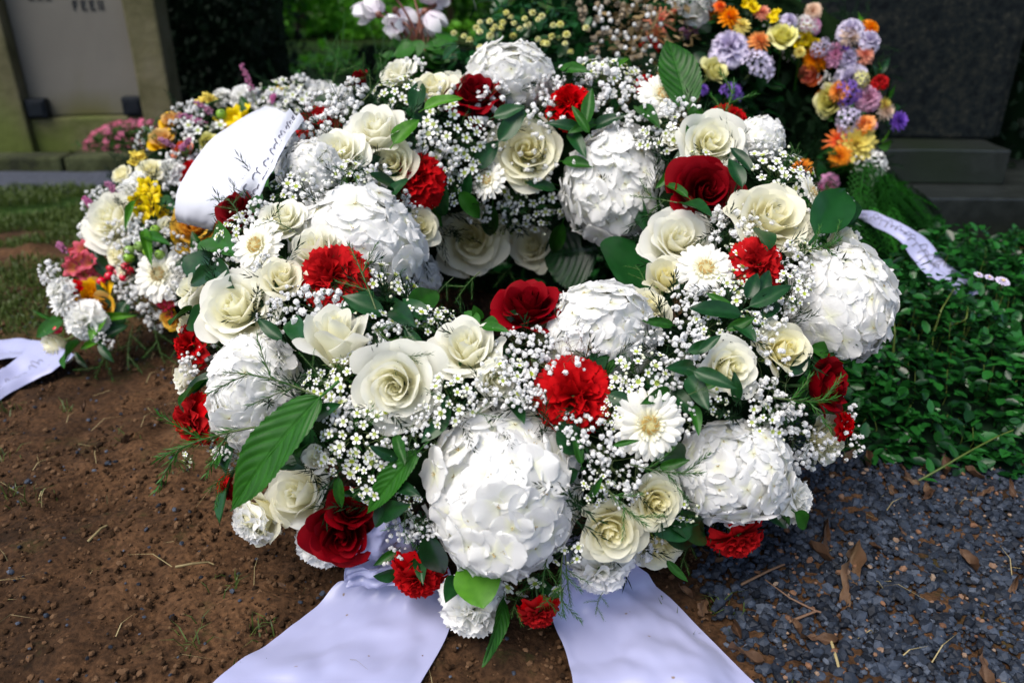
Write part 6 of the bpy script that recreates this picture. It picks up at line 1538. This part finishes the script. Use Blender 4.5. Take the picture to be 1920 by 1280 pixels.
spots = [(948, 22), (984, 33), (965, 42), (1000, 22), (1008, 35), (975, 52), (990, 44), (900, 40), (918, 38), (892, 50), (900, 58), (928, 48), (880, 72), (918, 65), (963, 65), (966, 85), (1037, 45), (1050, 43), (1034, 66), (1048, 70), (1018, 78), (1026, 80), (1062, 62), (1008, 72), (870, 66), (942, 40), (925, 55), (1060, 80), (900, 88), (1100, 50), (850, 60), (1015, 28), (958, 30), (940, 50), (1070, 95)]
stemmed(CH, spots, 1.79, bud, 'flower_bud', 9, rng)
CY = mound('cyclamen', (-.26, 2.14, 0), .16, .14, .56, 420, .075, 'leaf_mid', 'white cyclamen with reddish stalks standing behind the big wreath', 'plant', 22)
cm = G(); U, Vv = uv(7, 8)
for k in range(5):
    a = k * 1.257; pr = np.sin(np.pi * Vv ** .7) ** .7 + .03; x = U * .42 * pr; z = .15 + 1.25 * Vv; y = .15 + .45 * np.sin(Vv * 2.2) ; c, s = math.cos(a), math.sin(a)
    cm.add(np.stack([x * c - y * s, x * s + y * c, z], -1).reshape(-1, 3), qgrid(7, 8), 0, (.2 + .8 * Vv).ravel())
cm.add(BALLV * .22 + [0, 0, .1], BALLF, 1)
MT['cyc'] = petal_mat('cyclamen_petal', (.74, .62, .72), (.87, .86, .88), .5, .3); MT['cyc_stem'] = leaf_mat('cyclamen_stem', (.10, .03, .02), (.22, .08, .05), .4, .1)
cme = cm.mesh('cyclamen_bloom', [MT['cyc'], MT['cyc_stem']])
for i, (x, y, r) in enumerate([(712, 30, 24), (740, 18, 26), (768, 28, 26), (795, 20, 26), (815, 12, 22), (700, 12, 22), (755, 45, 22), (725, 45, 20), (785, 45, 20), (735, -8, 26), (775, -6, 26), (808, -12, 22)]):
    dep = 2.02 + .03 * (i % 3); p = at_d(x, y, dep) - np.array(CY.location); o = link('bloom', cme, CY, mat4(p, basis(nrm([rng.normal(0, .5), rng.normal(0, .3), -.1 + rng.normal(0, .4)]), i, ref=[0, 1, .2]), r * 1.35 * dep / F_PX))
    g = G(); e = at_d(770 + 3 * i, 105, 2.06) - np.array(CY.location); tube(g, bezier(p, (p + e) / 2 + [0, -.03, .05], e, 8), .003, .0035, 5); link('stalk', g.mesh('stalk', [MT['cyc_stem']]), CY)
LV['c'] = [leaf_mesh(40, 'leaf_mid', W=.5, bend=.25, fold=.05, tip=.5)]
for i in range(16):
    a = rng.uniform(0, 6.28); p = at_d(rng.uniform(740, 830), rng.uniform(75, 130), 1.95 + rng.uniform(0, .1)) - np.array(CY.location); link('leaf', LV['c'][0], CY, mat4(p, basis(nrm([rng.normal(0, .3), -.5, .8]), a), rng.uniform(.05, .075)))
DR = mound('dried_bouquet', (.33, 2.08, 0), .17, .13, .72, 2200, .022, 'dried', 'brownish dried statice between the yellow buds and the orange flower', 'flowers', 23)
sp = [(rng.uniform(1085, 1225), rng.uniform(0, 110)) for _ in range(60)]
g2 = G(); g2.add(np.concatenate([q for q in FLOSS[0].V[:15]]), np.concatenate([q for q in FLOSS[0].F[:15]]), 0, .6); fm = g2.mesh('statice', [MT['dried']]); stemmed(DR, sp, 1.92, fm, 'statice', 6, rng)
g3 = G(); g3.add(np.concatenate([q for q in FLOSS[1].V[:15]]), np.concatenate([q for q in FLOSS[1].F[:15]]), 0, .6); fm2 = g3.mesh('pale_bud', [MT['breath']]); stemmed(DR, [(rng.uniform(1110, 1240), rng.uniform(10, 120)) for _ in range(40)], 1.90, fm2, 'pale_bud', 4.5, rng)
AR = mound('mixed_arrangement', (.50, 2.20, 0), .22, .16, .74, 2000, .05, 'leaf_dark', 'dark leafy arrangement with a coral spidery bloom and white flowers at the top', 'flowers', 24)
for x, y, r, k in [(1240, 35, 34, 'spider_coral'), (1228, 62, 28, 'spider_orange'), (1222, 78, 20, 'carn_r'), (1288, 8, 26, 'phlox_carn_white'), (1310, 18, 24, 'carn_w'), (1330, 0, 22, 'phlox_carn_white'), (1262, -4, 22, 'phlox_carn_white')]:
    dep = 1.98; bdy, pe = stock(k)[0]; o = link(NAMES[k.split('_')[0]], bdy, AR, mat4(at_d(x, y, dep) - np.array(AR.location), basis(nrm([.1, -.6, .7]), x), r * dep / F_PX))
    for q in pe: link('petal', q, o)
EU = mound('eucalyptus_greenery', (.22, 2.46, 0), .38, .16, .84, 2200, .06, 'leaf_dark', 'dark blue-green foliage filling the back above the yellow buds', 'plant', 25)
# loose grass stalks and a laurel shrub closing the gap at the back left
BS = mound('low_shrub', (-.62, 2.45, 0), .18, .14, .30, 700, .035, 'fir', 'small dark shrub behind the left wreath, under the yew hedge', 'shrub', 26)
g = G(); rng = np.random.default_rng(31)
for i in range(16):
    x0 = rng.uniform(600, 760); a = at_d(x0, rng.uniform(120, 150), 1.98); b = at_d(x0 + rng.uniform(-30, 60), rng.uniform(20, 90), 2.0); tube(g, bezier(a, (a + b) / 2 + [.01, 0, .03], b, 6), .0012, .0006, 3)
link('stalks', g.mesh('stalks', [MT['leaf_mid']]), W2)
print('objects', len(sc.objects), 'blossoms', NBL[0])
